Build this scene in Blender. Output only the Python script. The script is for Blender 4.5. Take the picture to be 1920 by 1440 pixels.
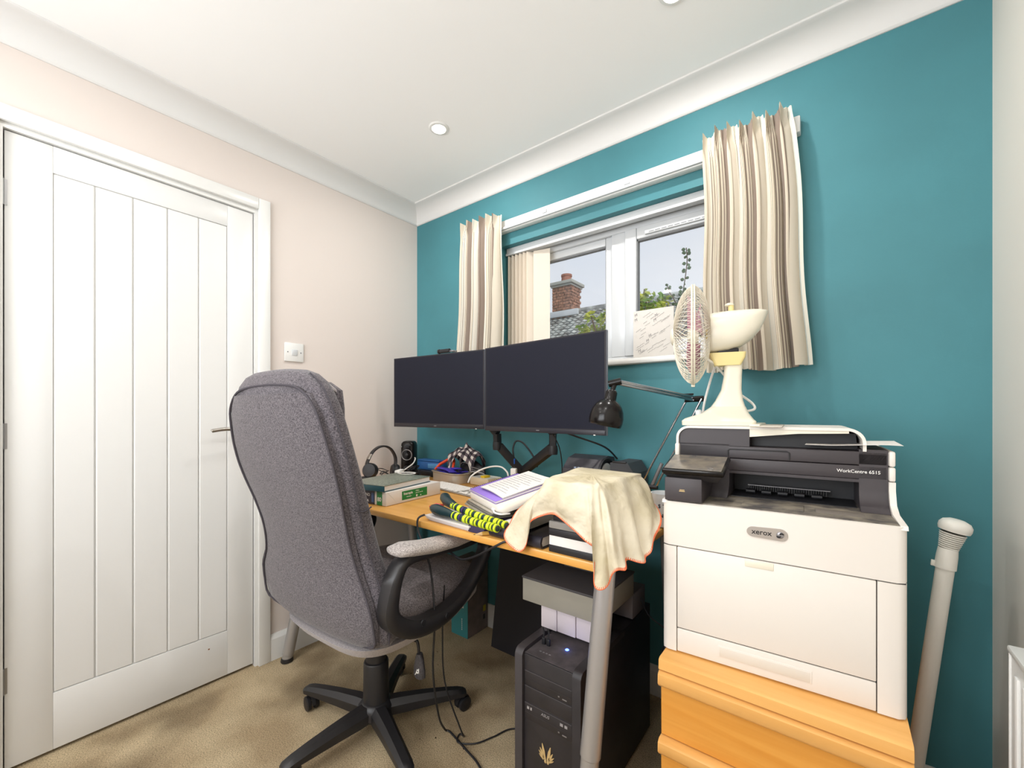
import bpy, bmesh, math, random
from mathutils import Matrix, Vector
random.seed(7)
for o in list(bpy.data.objects): bpy.data.objects.remove(o)
SC = bpy.context.scene
COL = SC.collection
PI = math.pi

# ------------------------------------------------------------------ camera, sky, exposure
CAMP = (2.02, -1.667, 1.12); YAW = math.radians(37.7)
cd = bpy.data.cameras.new('camera'); cam = bpy.data.objects.new('camera', cd); COL.objects.link(cam)
cam.location = CAMP; cam.rotation_euler = (PI / 2, 0, YAW)
cd.sensor_width = 36; cd.lens = 36 * 785 / 1920; cd.shift_y = 52.5 / 1920; cd.clip_start = .02; cd.clip_end = 200
SC.camera = cam
w = bpy.data.worlds.new('world'); SC.world = w; w.use_nodes = True
nt = w.node_tree; bg = nt.nodes['Background']
tc = nt.nodes.new('ShaderNodeTexCoord'); ns = nt.nodes.new('ShaderNodeTexNoise'); ns.inputs['Scale'].default_value = 1.6; ns.inputs['Detail'].default_value = 5
mp = nt.nodes.new('ShaderNodeMapping'); mp.inputs['Scale'].default_value = (1, 1, 2.5)
rp = nt.nodes.new('ShaderNodeValToRGB')
rp.color_ramp.elements[0].position = .35; rp.color_ramp.elements[0].color = (.66, .74, .86, 1)
rp.color_ramp.elements[1].position = .65; rp.color_ramp.elements[1].color = (.80, .84, .90, 1)
nt.links.new(tc.outputs['Generated'], mp.inputs['Vector']); nt.links.new(mp.outputs['Vector'], ns.inputs['Vector'])
nt.links.new(ns.outputs['Fac'], rp.inputs['Fac']); nt.links.new(rp.outputs['Color'], bg.inputs['Color'])
bg.inputs['Strength'].default_value = 1.1
SC.view_settings.view_transform = 'Standard'; SC.view_settings.look = 'None'
SC.view_settings.exposure = -0.2; SC.view_settings.gamma = 1; SC.view_settings.use_curve_mapping = False
LAMP_W = 5.6
rl_ = bpy.data.lights.new('rear_fill_light', 'AREA'); rl_.shape = 'RECTANGLE'; rl_.size = 1.5; rl_.size_y = 1.15; rl_.energy = 54; rl_.color = (.945, .975, 1)
ro = bpy.data.objects.new('rear_fill_light', rl_); COL.objects.link(ro); ro.location = (1.15, -2.90, 1.45); ro.rotation_euler = (PI / 2 + .42, 0, 0)  # unseen area light added as room fill, tilted up to brighten the ceiling
sd = bpy.data.lights.new('sun', 'SUN'); sd.energy = 3.0; sd.angle = .3; sd.color = (1, .97, .9)
so = bpy.data.objects.new('sun', sd); COL.objects.link(so); so.rotation_euler = (math.radians(20), math.radians(50), 0)

# ------------------------------------------------------------------ helpers
def s2l(c):
    c = c / 255.
    return c / 12.92 if c <= .04045 else ((c + .055) / 1.055) ** 2.4
def rgb(r, g, b): return (s2l(r), s2l(g), s2l(b), 1)

def mat(name, col, rough=.5, metal=0, noise=None, bump=None, spec=.5, trans=0, alpha=1, emit=None, sheen=0, coat=0, col2=None, coords='Object'):
    m = bpy.data.materials.new(name); m.use_nodes = True
    t = m.node_tree; b = t.nodes['Principled BSDF']
    b.inputs['Base Color'].default_value = rgb(*col); b.inputs['Roughness'].default_value = rough
    b.inputs['Metallic'].default_value = metal; b.inputs['Specular IOR Level'].default_value = spec
    b.inputs['Coat Weight'].default_value = coat; b.inputs['Sheen Weight'].default_value = sheen
    b.inputs['Alpha'].default_value = alpha; b.inputs['Transmission Weight'].default_value = trans
    if emit: b.inputs['Emission Color'].default_value = rgb(*emit[0]); b.inputs['Emission Strength'].default_value = emit[1]
    co = t.nodes.new('ShaderNodeTexCoord')
    if noise or col2:
        sc, amt = noise or (20, .1)
        n = t.nodes.new('ShaderNodeTexNoise'); n.inputs['Scale'].default_value = sc; n.inputs['Detail'].default_value = 4
        t.links.new(co.outputs[coords], n.inputs['Vector'])
        r = t.nodes.new('ShaderNodeValToRGB'); r.color_ramp.elements[0].position = .35; r.color_ramp.elements[1].position = .65
        c2 = col2 or tuple(min(255, x * (1 + amt)) for x in col); c1 = col if col2 else tuple(x * (1 - amt) for x in col)
        r.color_ramp.elements[0].color = rgb(*c1); r.color_ramp.elements[1].color = rgb(*c2)
        t.links.new(n.outputs['Fac'], r.inputs['Fac']); t.links.new(r.outputs['Color'], b.inputs['Base Color'])
    if bump:
        n = t.nodes.new('ShaderNodeTexNoise'); n.inputs['Scale'].default_value = bump[0]; n.inputs['Detail'].default_value = 3
        t.links.new(co.outputs[coords], n.inputs['Vector'])
        bp = t.nodes.new('ShaderNodeBump'); bp.inputs['Strength'].default_value = bump[1]; bp.inputs['Distance'].default_value = bump[2] if len(bump) > 2 else .002
        t.links.new(n.outputs['Fac'], bp.inputs['Height']); t.links.new(bp.outputs['Normal'], b.inputs['Normal'])
    return m

def wood(name, c1, c2, axis=0, rough=.35):
    m = mat(name, c1, rough); t = m.node_tree; b = t.nodes['Principled BSDF']
    co = t.nodes['Texture Coordinate']; mp = t.nodes.new('ShaderNodeMapping')
    sc = [26, 26, 26]; sc[axis] = 1.6; mp.inputs['Scale'].default_value = sc
    n = t.nodes.new('ShaderNodeTexNoise'); n.inputs['Scale'].default_value = 1.3; n.inputs['Detail'].default_value = 6; n.inputs['Distortion'].default_value = .6
    r = t.nodes.new('ShaderNodeValToRGB'); r.color_ramp.elements[0].position = .3; r.color_ramp.elements[1].position = .72
    r.color_ramp.elements[0].color = rgb(*c1); r.color_ramp.elements[1].color = rgb(*c2)
    t.links.new(co.outputs['Object'], mp.inputs['Vector']); t.links.new(mp.outputs['Vector'], n.inputs['Vector'])
    t.links.new(n.outputs['Fac'], r.inputs['Fac']); t.links.new(r.outputs['Color'], b.inputs['Base Color'])
    return m

FR = {}
class MB:
    def __init__(s): s.b = bmesh.new(); s.uv = None
    def box(s, x0, x1, y0, y1, z0, z1, bev=0, M=None, seg=2):
        r = bmesh.ops.create_cube(s.b, size=1)['verts']
        bmesh.ops.transform(s.b, verts=r, matrix=Matrix.Translation(((x0 + x1) / 2, (y0 + y1) / 2, (z0 + z1) / 2)) @ Matrix.Diagonal((abs(x1 - x0), abs(y1 - y0), abs(z1 - z0), 1)))
        if bev > 0:
            es = list({e for v in r for e in v.link_edges})
            q = bmesh.ops.bevel(s.b, geom=es, offset=min(bev, .49 * min(abs(x1 - x0), abs(y1 - y0), abs(z1 - z0))), segments=seg, profile=.5, affect='EDGES')
            r = list({v for f in q['faces'] for v in f.verts} | {v for v in r if v.is_valid})
        if M is not None: bmesh.ops.transform(s.b, verts=r, matrix=M)
        return s
    def loft(s, rings, closed=True, cap=True, loop=False):
        vs = [[s.b.verts.new(p) for p in r] for r in rings]; n = len(vs[0]); L = len(vs)
        for i in range(L if loop else L - 1):
            a, c = vs[i], vs[(i + 1) % L]
            for j in range(n if closed else n - 1):
                k = (j + 1) % n
                try: s.b.faces.new((a[j], a[k], c[k], c[j]))
                except ValueError: pass
        if cap and closed and not loop:
            for r in (vs[0][::-1], vs[-1]):
                try: s.b.faces.new(r)
                except ValueError: pass
        return s
    def tube(s, pts, r, n=8, sm=0, cap=True, loop=False):
        pts = [Vector(p) for p in pts]
        if sm: pts = cat(pts, sm, loop)
        rr = r if isinstance(r, (list, tuple)) else None
        rings = []; up = Vector((0, 0, 1)); L = len(pts)
        for i, p in enumerate(pts):
            if loop: d = pts[(i + 1) % L] - pts[i - 1]
            else: d = pts[min(i + 1, L - 1)] - pts[max(i - 1, 0)]
            if d.length < 1e-9: d = Vector((0, 0, 1))
            d.normalize()
            u = up - d * up.dot(d)
            if u.length < .05: u = Vector((1, 0, 0)) - d * d.x
            u.normalize(); up = u; v = d.cross(u)
            q = r if rr is None else rr[0] + (rr[-1] - rr[0]) * i / (L - 1) if len(rr) == 2 else rr[i]
            rings.append([p + (u * math.cos(2 * PI * k / n) + v * math.sin(2 * PI * k / n)) * q for k in range(n)])
        return s.loft(rings, cap=cap, loop=loop)
    def strap(s, pts, wx, th, sm=4, loop=False, ax=Vector((1, 0, 0))):
        pts = [Vector(p) for p in pts]
        if sm: pts = cat(pts, sm, loop)
        L = len(pts); rings = []
        for i, p in enumerate(pts):
            d = (pts[(i + 1) % L] - pts[i - 1]) if loop else pts[min(i + 1, L - 1)] - pts[max(i - 1, 0)]
            d.normalize(); nrm = d.cross(ax).normalized()
            a = wx / 2; t = (th(i / L) if callable(th) else th) / 2
            rings.append([p + ax * (a * cx) + nrm * (t * cy) for cx, cy in ((-1, -.55), (-.75, -1), (.75, -1), (1, -.55), (1, .55), (.75, 1), (-.75, 1), (-1, .55))])
        return s.loft(rings, loop=loop)
    def lathe(s, prof, n=24, M=None, cap=True):
        M = M or Matrix()
        return s.loft([[M @ Vector((r * math.cos(2 * PI * k / n), r * math.sin(2 * PI * k / n), z)) for k in range(n)] for r, z in prof], cap=cap)
    def prism(s, poly, a, b, M=None):
        M = M or Matrix()
        return s.loft([[M @ Vector((x, y, z)) for x, y in poly] for z in (a, b)])
    def sphere(s, c, r, sub=2, sc=(1, 1, 1)):
        v = bmesh.ops.create_icosphere(s.b, subdivisions=sub, radius=r)['verts']
        bmesh.ops.transform(s.b, verts=v, matrix=Matrix.Translation(c) @ Matrix.Diagonal((*sc, 1))); return s
    def grid(s, fn, nu, nv, thick=0):
        uvl = s.b.loops.layers.uv.verify()
        vs = [[s.b.verts.new(fn(i / nu, j / nv)) for j in range(nv + 1)] for i in range(nu + 1)]
        for i in range(nu):
            for j in range(nv):
                f = s.b.faces.new((vs[i][j], vs[i + 1][j], vs[i + 1][j + 1], vs[i][j + 1]))
                for l, (a, c) in zip(f.loops, ((i, j), (i + 1, j), (i + 1, j + 1), (i, j + 1))): l[uvl].uv = (a / nu, c / nv)
        if thick:
            bmesh.ops.recalc_face_normals(s.b, faces=s.b.faces[:])
            bmesh.ops.solidify(s.b, geom=s.b.faces[:], thickness=thick)
        return s
    def build(s, name, m, parent=None, smooth=True, world=False, kind=None, origin=None, angle=40, recalc=True):
        me = bpy.data.meshes.new(name)
        if recalc: bmesh.ops.recalc_face_normals(s.b, faces=s.b.faces[:])
        F = None
        if world and parent is not None: F = FR[root_of(parent)].inverted()
        if origin is not None: F = Matrix.Translation(-Vector(origin))
        if F is not None: bmesh.ops.transform(s.b, verts=s.b.verts[:], matrix=F)
        s.b.to_mesh(me); s.b.free()
        if smooth:
            me.shade_smooth(); me.set_sharp_from_angle(angle=math.radians(angle))
        me.materials.append(m)
        o = bpy.data.objects.new(name, me); COL.objects.link(o)
        if parent is not None: o.parent = parent
        if origin is not None: o.location = origin
        if kind: o['kind'] = kind
        return o
def root_of(o):
    while o.parent: o = o.parent
    return o
def cat(pts, k, loop=False):
    pts = [Vector(p) for p in pts]; out = []; n = len(pts)
    rng = range(n if loop else n - 1)
    for i in rng:
        if loop: p0, p1, p2, p3 = pts[i - 1], pts[i], pts[(i + 1) % n], pts[(i + 2) % n]
        else: p0, p1, p2, p3 = pts[max(i - 1, 0)], pts[i], pts[i + 1], pts[min(i + 2, n - 1)]
        for j in range(k):
            t = j / k
            out.append(.5 * ((2 * p1) + (-p0 + p2) * t + (2 * p0 - 5 * p1 + 4 * p2 - p3) * t * t + (-p0 + 3 * p1 - 3 * p2 + p3) * t ** 3))
    if not loop: out.append(pts[-1])
    return out
def thing(name, label, cat_, loc=(0, 0, 0), rz=0, group=None, kind=None):
    o = bpy.data.objects.new(name, None); COL.objects.link(o); o.empty_display_size = .05
    o.location = loc; o.rotation_euler = (0, 0, rz)
    FR[o] = Matrix.Translation(loc) @ Matrix.Rotation(rz, 4, 'Z')
    if kind: o['kind'] = kind
    else: tag(o, label, cat_, group)
    return o
def tag(o, label, cat_, group=None):
    o['label'] = label; o['category'] = cat_
    if group: o['group'] = group
    return o
def text(body, size, M, m, parent, name='lettering', extrude=.0003, world=False, shear=0, align='LEFT', bold=0):
    cu = bpy.data.curves.new('t', 'FONT'); cu.body = body; cu.size = size; cu.extrude = extrude; cu.shear = shear; cu.align_x = align; cu.offset = bold; cu.resolution_u = 3
    o = bpy.data.objects.new('t', cu); COL.objects.link(o); dg = bpy.context.evaluated_depsgraph_get()
    me = bpy.data.meshes.new_from_object(o.evaluated_get(dg)); bpy.data.objects.remove(o)
    if world: M = FR[root_of(parent)].inverted() @ M
    me.transform(M); me.materials.clear(); me.materials.append(m); me.name = name
    q = bpy.data.objects.new(name, me); COL.objects.link(q); q.parent = parent
    return q
def basis(o, x, y):
    x = Vector(x).normalized(); y = Vector(y); y = (y - x * x.dot(y)).normalized(); z = x.cross(y)
    return Matrix(((x.x, y.x, z.x, o[0]), (x.y, y.y, z.y, o[1]), (x.z, y.z, z.z, o[2]), (0, 0, 0, 1)))
def along(p, d):      # matrix whose z axis runs along d
    d = Vector(d).normalized(); a = Vector((1, 0, 0)) if abs(d.x) < .9 else Vector((0, 1, 0))
    x = (a - d * a.dot(d)).normalized(); return basis(p, x, d.cross(x))

# ------------------------------------------------------------------ materials
W_TEAL = mat('teal_paint', (66, 128, 137), .62, noise=(3, .03), bump=(220, .25, .0006))
W_TEAL2 = W_TEAL
W_BEIGE = mat('beige_paint', (216, 206, 199), .7, bump=(200, .2, .0005))
W_WHITE = mat('white_paint', (232, 231, 228), .6)
CEIL = mat('ceiling_paint', (247, 247, 246), .8, bump=(150, .15, .0004))
GLOSSW = mat('white_gloss', (226, 226, 223), .28)
DOORW = mat('door_white', (222, 222, 220), .32, bump=(60, .12, .0008))
UPVC = mat('white_upvc', (206, 209, 211), .25)
CARPET = mat('carpet', (196, 170, 126), .95, noise=(9, .1), bump=(500, 1, .004), spec=.1)
def carpet_fix():
    t = CARPET.node_tree; b = t.nodes['Principled BSDF']; co = t.nodes['Texture Coordinate']
    def nz(s, d): n = t.nodes.new('ShaderNodeTexNoise'); n.inputs['Scale'].default_value = s; n.inputs['Detail'].default_value = d; t.links.new(co.outputs['Object'], n.inputs['Vector']); return n
    def rm(c1, c2, a, b_): r = t.nodes.new('ShaderNodeValToRGB'); r.color_ramp.elements[0].position = a; r.color_ramp.elements[1].position = b_; r.color_ramp.elements[0].color = rgb(*c1); r.color_ramp.elements[1].color = rgb(*c2); return r
    r1 = rm((196, 173, 138), (224, 203, 166), .38, .62); t.links.new(nz(4.5, 6).outputs['Fac'], r1.inputs['Fac'])
    r2 = rm((168, 168, 168), (255, 255, 255), .30, .50); t.links.new(nz(2.2, 8).outputs['Fac'], r2.inputs['Fac'])
    r3 = rm((190, 190, 190), (255, 255, 255), .30, .6); t.links.new(nz(260, 2).outputs['Fac'], r3.inputs['Fac'])
    r4 = rm((70, 60, 50), (255, 255, 255), .245, .27); t.links.new(nz(34, 2).outputs['Fac'], r4.inputs['Fac'])
    last = r1.outputs['Color']
    for r in (r2, r3, r4):
        mx = t.nodes.new('ShaderNodeMix'); mx.data_type = 'RGBA'; mx.blend_type = 'MULTIPLY'; mx.inputs['Factor'].default_value = 1
        t.links.new(last, mx.inputs['A']); t.links.new(r.outputs['Color'], mx.inputs['B']); last = mx.outputs['Result']
    t.links.new(last, b.inputs['Base Color'])
carpet_fix()
GLASS = bpy.data.materials.new('window_glass'); GLASS.use_nodes = True
t = GLASS.node_tree; t.nodes.clear(); o_ = t.nodes.new('ShaderNodeOutputMaterial'); mx = t.nodes.new('ShaderNodeMixShader'); tr = t.nodes.new('ShaderNodeBsdfTransparent'); gl = t.nodes.new('ShaderNodeBsdfGlossy')
gl.inputs['Roughness'].default_value = .02; 
mx.inputs[0].default_value = .035; t.links.new(tr.outputs[0], mx.inputs[1]); t.links.new(gl.outputs[0], mx.inputs[2]); t.links.new(mx.outputs[0], o_.inputs[0])
SEAL = mat('grey_seal', (120, 122, 124), .6)
STEEL = mat('brushed_steel', (170, 165, 158), .3, 1)
BLK = mat('black_plastic', (34, 33, 35), .42, bump=(300, .15, .0004))
BLKS = mat('black_satin', (26, 26, 30), .5)
SCREEN = mat('monitor_screen', (25, 27, 40), .5, spec=.2)
BEZEL = mat('monitor_bezel', (32, 30, 38), .4)
BEZS = mat('monitor_edge', (120, 124, 134), .35)
CHROME = mat('chrome', (200, 200, 205), .15, 1)
BLKG = mat('black_lacquer', (20, 17, 16), .22, spec=.3)
SILV = mat('silver_paint', (150, 148, 150), .35, .6)
DESK = wood('beech_desk', (214, 154, 74), (228, 172, 92), 0, .3)
CABW = wood('beech_cabinet', (212, 142, 56), (226, 162, 76), 0, .3)
CABL = wood('beech_cabinet_light', (222, 164, 90), (232, 178, 106), 0, .3)
WHP = mat('printer_white', (226, 220, 212), .45, bump=(400, .1, .0003))
DKP = mat('printer_charcoal', (60, 55, 58), .5, bump=(400, .15, .0003))
DKD = mat('printer_dusty', (72, 68, 66), .75, noise=(26, .1), col2=(128, 120, 106))
CRM = mat('cream_plastic', (228, 222, 204), .3)
YEL = mat('yellowed_plastic', (232, 214, 150), .4)
PAPER = mat('paper', (226, 222, 217), .8)
WHITEC = mat('white_cable', (238, 236, 232), .4)
PVC = mat('aged_pvc', (240, 237, 228), .35)
INK = mat('black_print', (30, 28, 30), .6)
WPRINT = mat('white_print', (232, 230, 226), .6)
GPRINT = mat('gold_print', (206, 178, 126), .45, .3)
def fabric(name, c1, c2, scale=900, rough=.95, bs=.6):
    m = mat(name, c1, rough, sheen=.25, spec=.15); t = m.node_tree; b = t.nodes['Principled BSDF']; co = t.nodes['Texture Coordinate']
    last = None; hs = []
    for sc in ((1, 1, .25), (.25, .25, 1)):
        mp = t.nodes.new('ShaderNodeMapping'); mp.inputs['Scale'].default_value = sc
        n = t.nodes.new('ShaderNodeTexNoise'); n.inputs['Scale'].default_value = scale; n.inputs['Detail'].default_value = 2
        t.links.new(co.outputs['Object'], mp.inputs['Vector']); t.links.new(mp.outputs['Vector'], n.inputs['Vector']); hs.append(n)
    ad = t.nodes.new('ShaderNodeMath'); ad.operation = 'ADD'; t.links.new(hs[0].outputs['Fac'], ad.inputs[0]); t.links.new(hs[1].outputs['Fac'], ad.inputs[1])
    hf = t.nodes.new('ShaderNodeMath'); hf.operation = 'MULTIPLY'; hf.inputs[1].default_value = .5; t.links.new(ad.outputs[0], hf.inputs[0])
    r = t.nodes.new('ShaderNodeValToRGB'); r.color_ramp.elements[0].position = .40; r.color_ramp.elements[1].position = .60
    r.color_ramp.elements[0].color = rgb(*c1); r.color_ramp.elements[1].color = rgb(*c2)
    t.links.new(hf.outputs[0], r.inputs['Fac']); t.links.new(r.outputs['Color'], b.inputs['Base Color'])
    bp = t.nodes.new('ShaderNodeBump'); bp.inputs['Strength'].default_value = bs; bp.inputs['Distance'].default_value = .0015
    t.links.new(hf.outputs[0], bp.inputs['Height']); t.links.new(bp.outputs['Normal'], b.inputs['Normal'])
    return m
CHF = fabric('grey_woven_fabric', (50, 47, 52), (114, 108, 113), 700)
CHL = fabric('pale_grey_lining', (150, 142, 144), (190, 183, 184), 900)
ARF = fabric('arm_fabric', (118, 110, 108), (196, 188, 182), 800)
EDGE = mat('dim_edge', (84, 80, 82), .5)
CLOTH = mat('cream_cotton', (196, 185, 156), .95, noise=(9, .05), bump=(20, .9, .012), spec=.05, col2=(218, 209, 188))
ORANGE = mat('orange_thread', (222, 110, 66), .8)

# ------------------------------------------------------------------ room shell
WX, YB, H = 2.351, -2.75, 2.335
OX0, OX1, OZ0, OZ1 = .66, 1.80, 1.315, 1.966      # window opening
DY0, DY1, DZ = -1.628, -.880, 2.018               # door opening
def struct(mb, name, m, **k):
    o = mb.build(name, m, **k); o['kind'] = 'structure'; return o
struct(MB().box(-.12, WX + .12, YB - .12, .24, -.06, 0), 'floor', CARPET)
struct(MB().box(-.12, WX + .12, YB - .12, .24, H, H + .08), 'ceiling', CEIL)
wb = MB()
wb.box(-.12, OX0, 0, .24, 0, H).box(OX1, WX + .12, 0, .24, 0, H).box(OX0, OX1, 0, .24, 0, OZ0).box(OX0, OX1, 0, .24, OZ1, H)
struct(wb, 'wall_back', W_TEAL)
wl = MB()
wl.box(-.12, 0, YB, DY0, 0, H).box(-.12, 0, DY1, 0, 0, H).box(-.12, 0, DY0, DY1, DZ, H)
struct(wl, 'wall_left', W_BEIGE)
struct(MB().box(WX, WX + .12, YB, 0, 0, H), 'wall_right', mat('off_white_paint', (222, 217, 208), .7))
struct(MB().box(-.12, .38, YB - .12, YB, 0, H).box(1.92, WX + .12, YB - .12, YB, 0, H).box(.38, 1.92, YB - .12, YB, 0, .86).box(.38, 1.92, YB - .12, YB, 2.05, H), 'wall_front', W_BEIGE)  # opening in this unseen wall added to let the fill light in
q = MB()
for x0, x1, z0, z1 in ((.38, .44, .86, 2.05), (1.86, 1.92, .86, 2.05), (.44, 1.86, .86, .92), (.44, 1.86, 1.99, 2.05), (1.12, 1.18, .92, 1.99)): q.box(x0, x1, YB - .09, YB - .03, z0, z1, .003)
struct(q, 'added_rear_window', UPVC)  # unseen frame added around the opening made for the fill light
# coving
def coving(name, p0, p1, inward):
    C, D = .09, .085; pr = [(0, 0), (0, -D), (.004, -D), (.008, -D + .003)]
    for k in range(9):
        a = k / 8 * PI / 2
        pr.append((C - .004 - (C - .014) * math.cos(a), -D + .006 + (D - .014) * math.sin(a)))
    pr += [(C - .002, -.007), (C, -.006), (C, 0)]
    iv = Vector(inward); rings = []
    for p in (p0, p1): rings.append([Vector(p) + iv * a + Vector((0, 0, b)) for a, b in pr])
    o = MB().loft(rings).build(name, GLOSSC, angle=25); o['kind'] = 'structure'
GLOSSC = mat('coving_white', (221, 220, 218), .6)
coving('trim_1', (0, YB, H), (0, 0, H), (1, 0, 0)); coving('trim_2', (0, 0, H), (WX, 0, H), (0, -1, 0)); coving('trim_3', (WX, YB, H), (WX, 0, H), (-1, 0, 0))
def base(name, p0, p1, n, h=.115):
    pr = [(0, 0), (.015, 0), (.015, h - .02), (.006, h), (0, h)]; nv = Vector(n)
    o = MB().loft([[Vector(p) + nv * a + Vector((0, 0, b)) for a, b in pr] for p in (p0, p1)]).build(name, GLOSSW, angle=20); o['kind'] = 'structure'
base('baseboard_left', (0, -.845, 0), (0, 0, 0), (1, 0, 0)); base('baseboard_back', (.015, 0, 0), (WX, 0, 0), (0, -1, 0)); base('baseboard_right', (WX, YB, 0), (WX, -.015, 0), (-1, 0, 0))
# door frame and door
fr_ = thing('trim_4', None, None, kind='structure')
ar = MB(); e = .057
ar.box(0, .018, DY1 - .012, DY1 + .036, 0, DZ + .042, .003).box(0, .018, DY0 - .036, DY0 + .012, 0, DZ + .042, .003).box(0, .018, DY0 + .012, DY1 - .012, DZ - .006, DZ + .042, .003)
ar.build('architrave', GLOSSW, fr_)
ln = MB(); ln.box(-.1, .0, DY1 - .022, DY1, 0, DZ).box(-.1, 0, DY0, DY0 + .022, 0, DZ).box(-.1, 0, DY0 + .022, DY1 - .022, DZ - .022, DZ)
ln.build('door_lining', GLOSSW, fr_)
door = thing('door_1', None, None, kind='structure')
Y0, Y1, Z1 = -1.603, -.905, 1.993
PY0, PY1, PZ0, PZ1 = -1.501, -1.003, .197, 1.905
d = MB(); d.box(-.052, -.012, Y0, PY0, .012, Z1, .0015).box(-.052, -.012, PY1, Y1, .012, Z1, .0015).box(-.052, -.012, PY0, PY1, .012, PZ0, .0015).box(-.052, -.012, PY0, PY1, PZ1, Z1, .0015)
d.box(-.045, -.019, PY0, PY1, PZ0, PZ1)
d.build('door_frame_panel', DOORW, door)
for i in range(5):
    a = PY0 + i * (PY1 - PY0) / 5; b_ = PY0 + (i + 1) * (PY1 - PY0) / 5
    MB().box(-.022, -.0128, a + .0010, b_ - .0010, PZ0 + .0012, PZ1 - .0012, .0036, seg=1).build('plank', DOORW, door, smooth=False)
HINGE = mat('hinge_steel', (150, 150, 150), .4, .8)
for z in (1.80, 1.045, .287):
    h = MB().lathe([(.0055, -.04), (.0055, .04)], 10, Matrix.Translation((-.008, -1.608, z))); h.box(-.013, -.011, -1.603, -1.597, z - .04, z + .04).build('hinge', HINGE, door)
hd = MB(); hd.lathe([(.026, 0), (.026, .006), (.02, .008)], 24, along((-.012, -.962, 1.045), (1, 0, 0))); hd.tube([(-.01, -.962, 1.045), (.035, -.962, 1.045)], .009, 10)
hd.build('handle_rose', STEEL, door)
MB().tube([(.04, -.955, 1.045), (.045, -.99, 1.048), (.048, -1.03, 1.050), (.050, -1.07, 1.045), (.050, -1.078, 1.043)], [.0085, .007], 10, sm=3).build('door_handle', STEEL, door)
MB().box(-.012, -.0118, -1.072, -1.066, .145, .150).build('chip_mark', mat('brown_chip', (130, 80, 40), .8), door)
# hall seen through nothing: closed behind the door
struct(MB().box(-.12, -.1, DY0, DY1, 0, DZ), 'wall_hall', W_WHITE)
# light switch
sw = thing('light_switch', 'square white single light switch on the beige wall between door and corner', 'switch', (0, -.736, 1.40))
MB().box(0, .009, -.044, .044, -.044, .044, .004).build('switch_plate', GLOSSW, sw)
MB().box(.008, .0135, -.013, .013, -.014, .014, .002, M=Matrix.Rotation(.12, 4, 'Y')).build('rocker', UPVC, sw)
for y in (-.03, .03): MB().lathe([(.003, .009), (.0025, .0105)], 10, Matrix.Rotation(PI / 2, 4, 'Y') @ Matrix.Translation((0, y, 0))).build('screw', SEAL, sw)

# ------------------------------------------------------------------ window
win = thing('window_1', None, None, kind='structure')
FY0, FY1 = .10, .165
f = MB()
f.box(OX0, OX0 + .045, FY0, FY1, OZ0 + .025, OZ1, .003).box(OX1 - .045, OX1, FY0, FY1, OZ0 + .025, OZ1, .003)
f.box(OX0 + .045, OX1 - .045, FY0, FY1, OZ1 - .05, OZ1, .003).box(OX0 + .045, OX1 - .045, FY0, FY1, OZ0 + .025, OZ0 + .05, .003)
f.build('window_frame', UPVC, win)
MB().box(1.222, 1.288, FY0 - .002, FY1, OZ0 + .05, OZ1 - .05, .004).build('mullion', UPVC, win)
def sash(x0, x1, z0, z1, wd, y0, nm):
    q = MB(); q.box(x0, x0 + wd, y0, y0 + .05, z0, z1, .006).box(x1 - wd, x1, y0, y0 + .05, z0, z1, .006).box(x0 + wd, x1 - wd, y0, y0 + .05, z0, z0 + wd, .006).box(x0 + wd, x1 - wd, y0, y0 + .05, z1 - wd, z1, .006)
    s_ = q.build(nm, UPVC, win)
    g = MB(); g.box(x0 + wd, x0 + wd + .004, y0 + .01, y0 + .03, z0 + wd, z1 - wd).box(x1 - wd - .004, x1 - wd, y0 + .01, y0 + .03, z0 + wd, z1 - wd).box(x0 + wd, x1 - wd, y0 + .01, y0 + .03, z1 - wd - .006, z1 - wd)
    g.build('seal', SEAL, s_)
    MB().box(x0 + wd, x1 - wd, y0 + .022, y0 + .026, z0 + wd, z1 - wd).build('glass_pane', GLASS, s_)
sash(OX0 + .045, 1.222, OZ0 + .05, OZ1 - .05, .036, FY0 + .012, 'fixed_sash')
sash(1.288, OX1 - .045, OZ0 + .05, OZ1 - .05, .052, FY0 - .012, 'opening_sash')
v = MB().box(1.38, 1.70, FY0 - .024, FY0 - .012, 1.872, 1.892, .004); v.build('trickle_vent', UPVC, win)
v = MB()
for k in range(11): v.box(1.40 + k * .026, 1.42 + k * .026, FY0 - .0252, FY0 - .0235, 1.877, 1.879)
v.build('vent_slots', SEAL, win)
sl = MB().box(OX0, OX1, -.03, .10, 1.3155, 1.340, .008); sl.build('window_sill', GLOSSW, win)
# curtain rail
rail = thing('curtain_rail', 'long white curtain rail fixed above the window', 'curtain rail', (1.2, 0, 2.02))
MB().box(.47, 1.93, -.034, -.0005, 2.024, 2.078, .004).build('rail_board', GLOSSW, rail, world=True)
MB().box(.49, 1.91, -.046, -.034, 2.028, 2.040, .003).build('track', UPVC, rail, world=True)
for x in (.95, 1.35):
    MB().box(x - .012, x + .012, -.040, -.034, 2.045, 2.06, .002).build('bracket', UPVC, rail, world=True)

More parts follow.
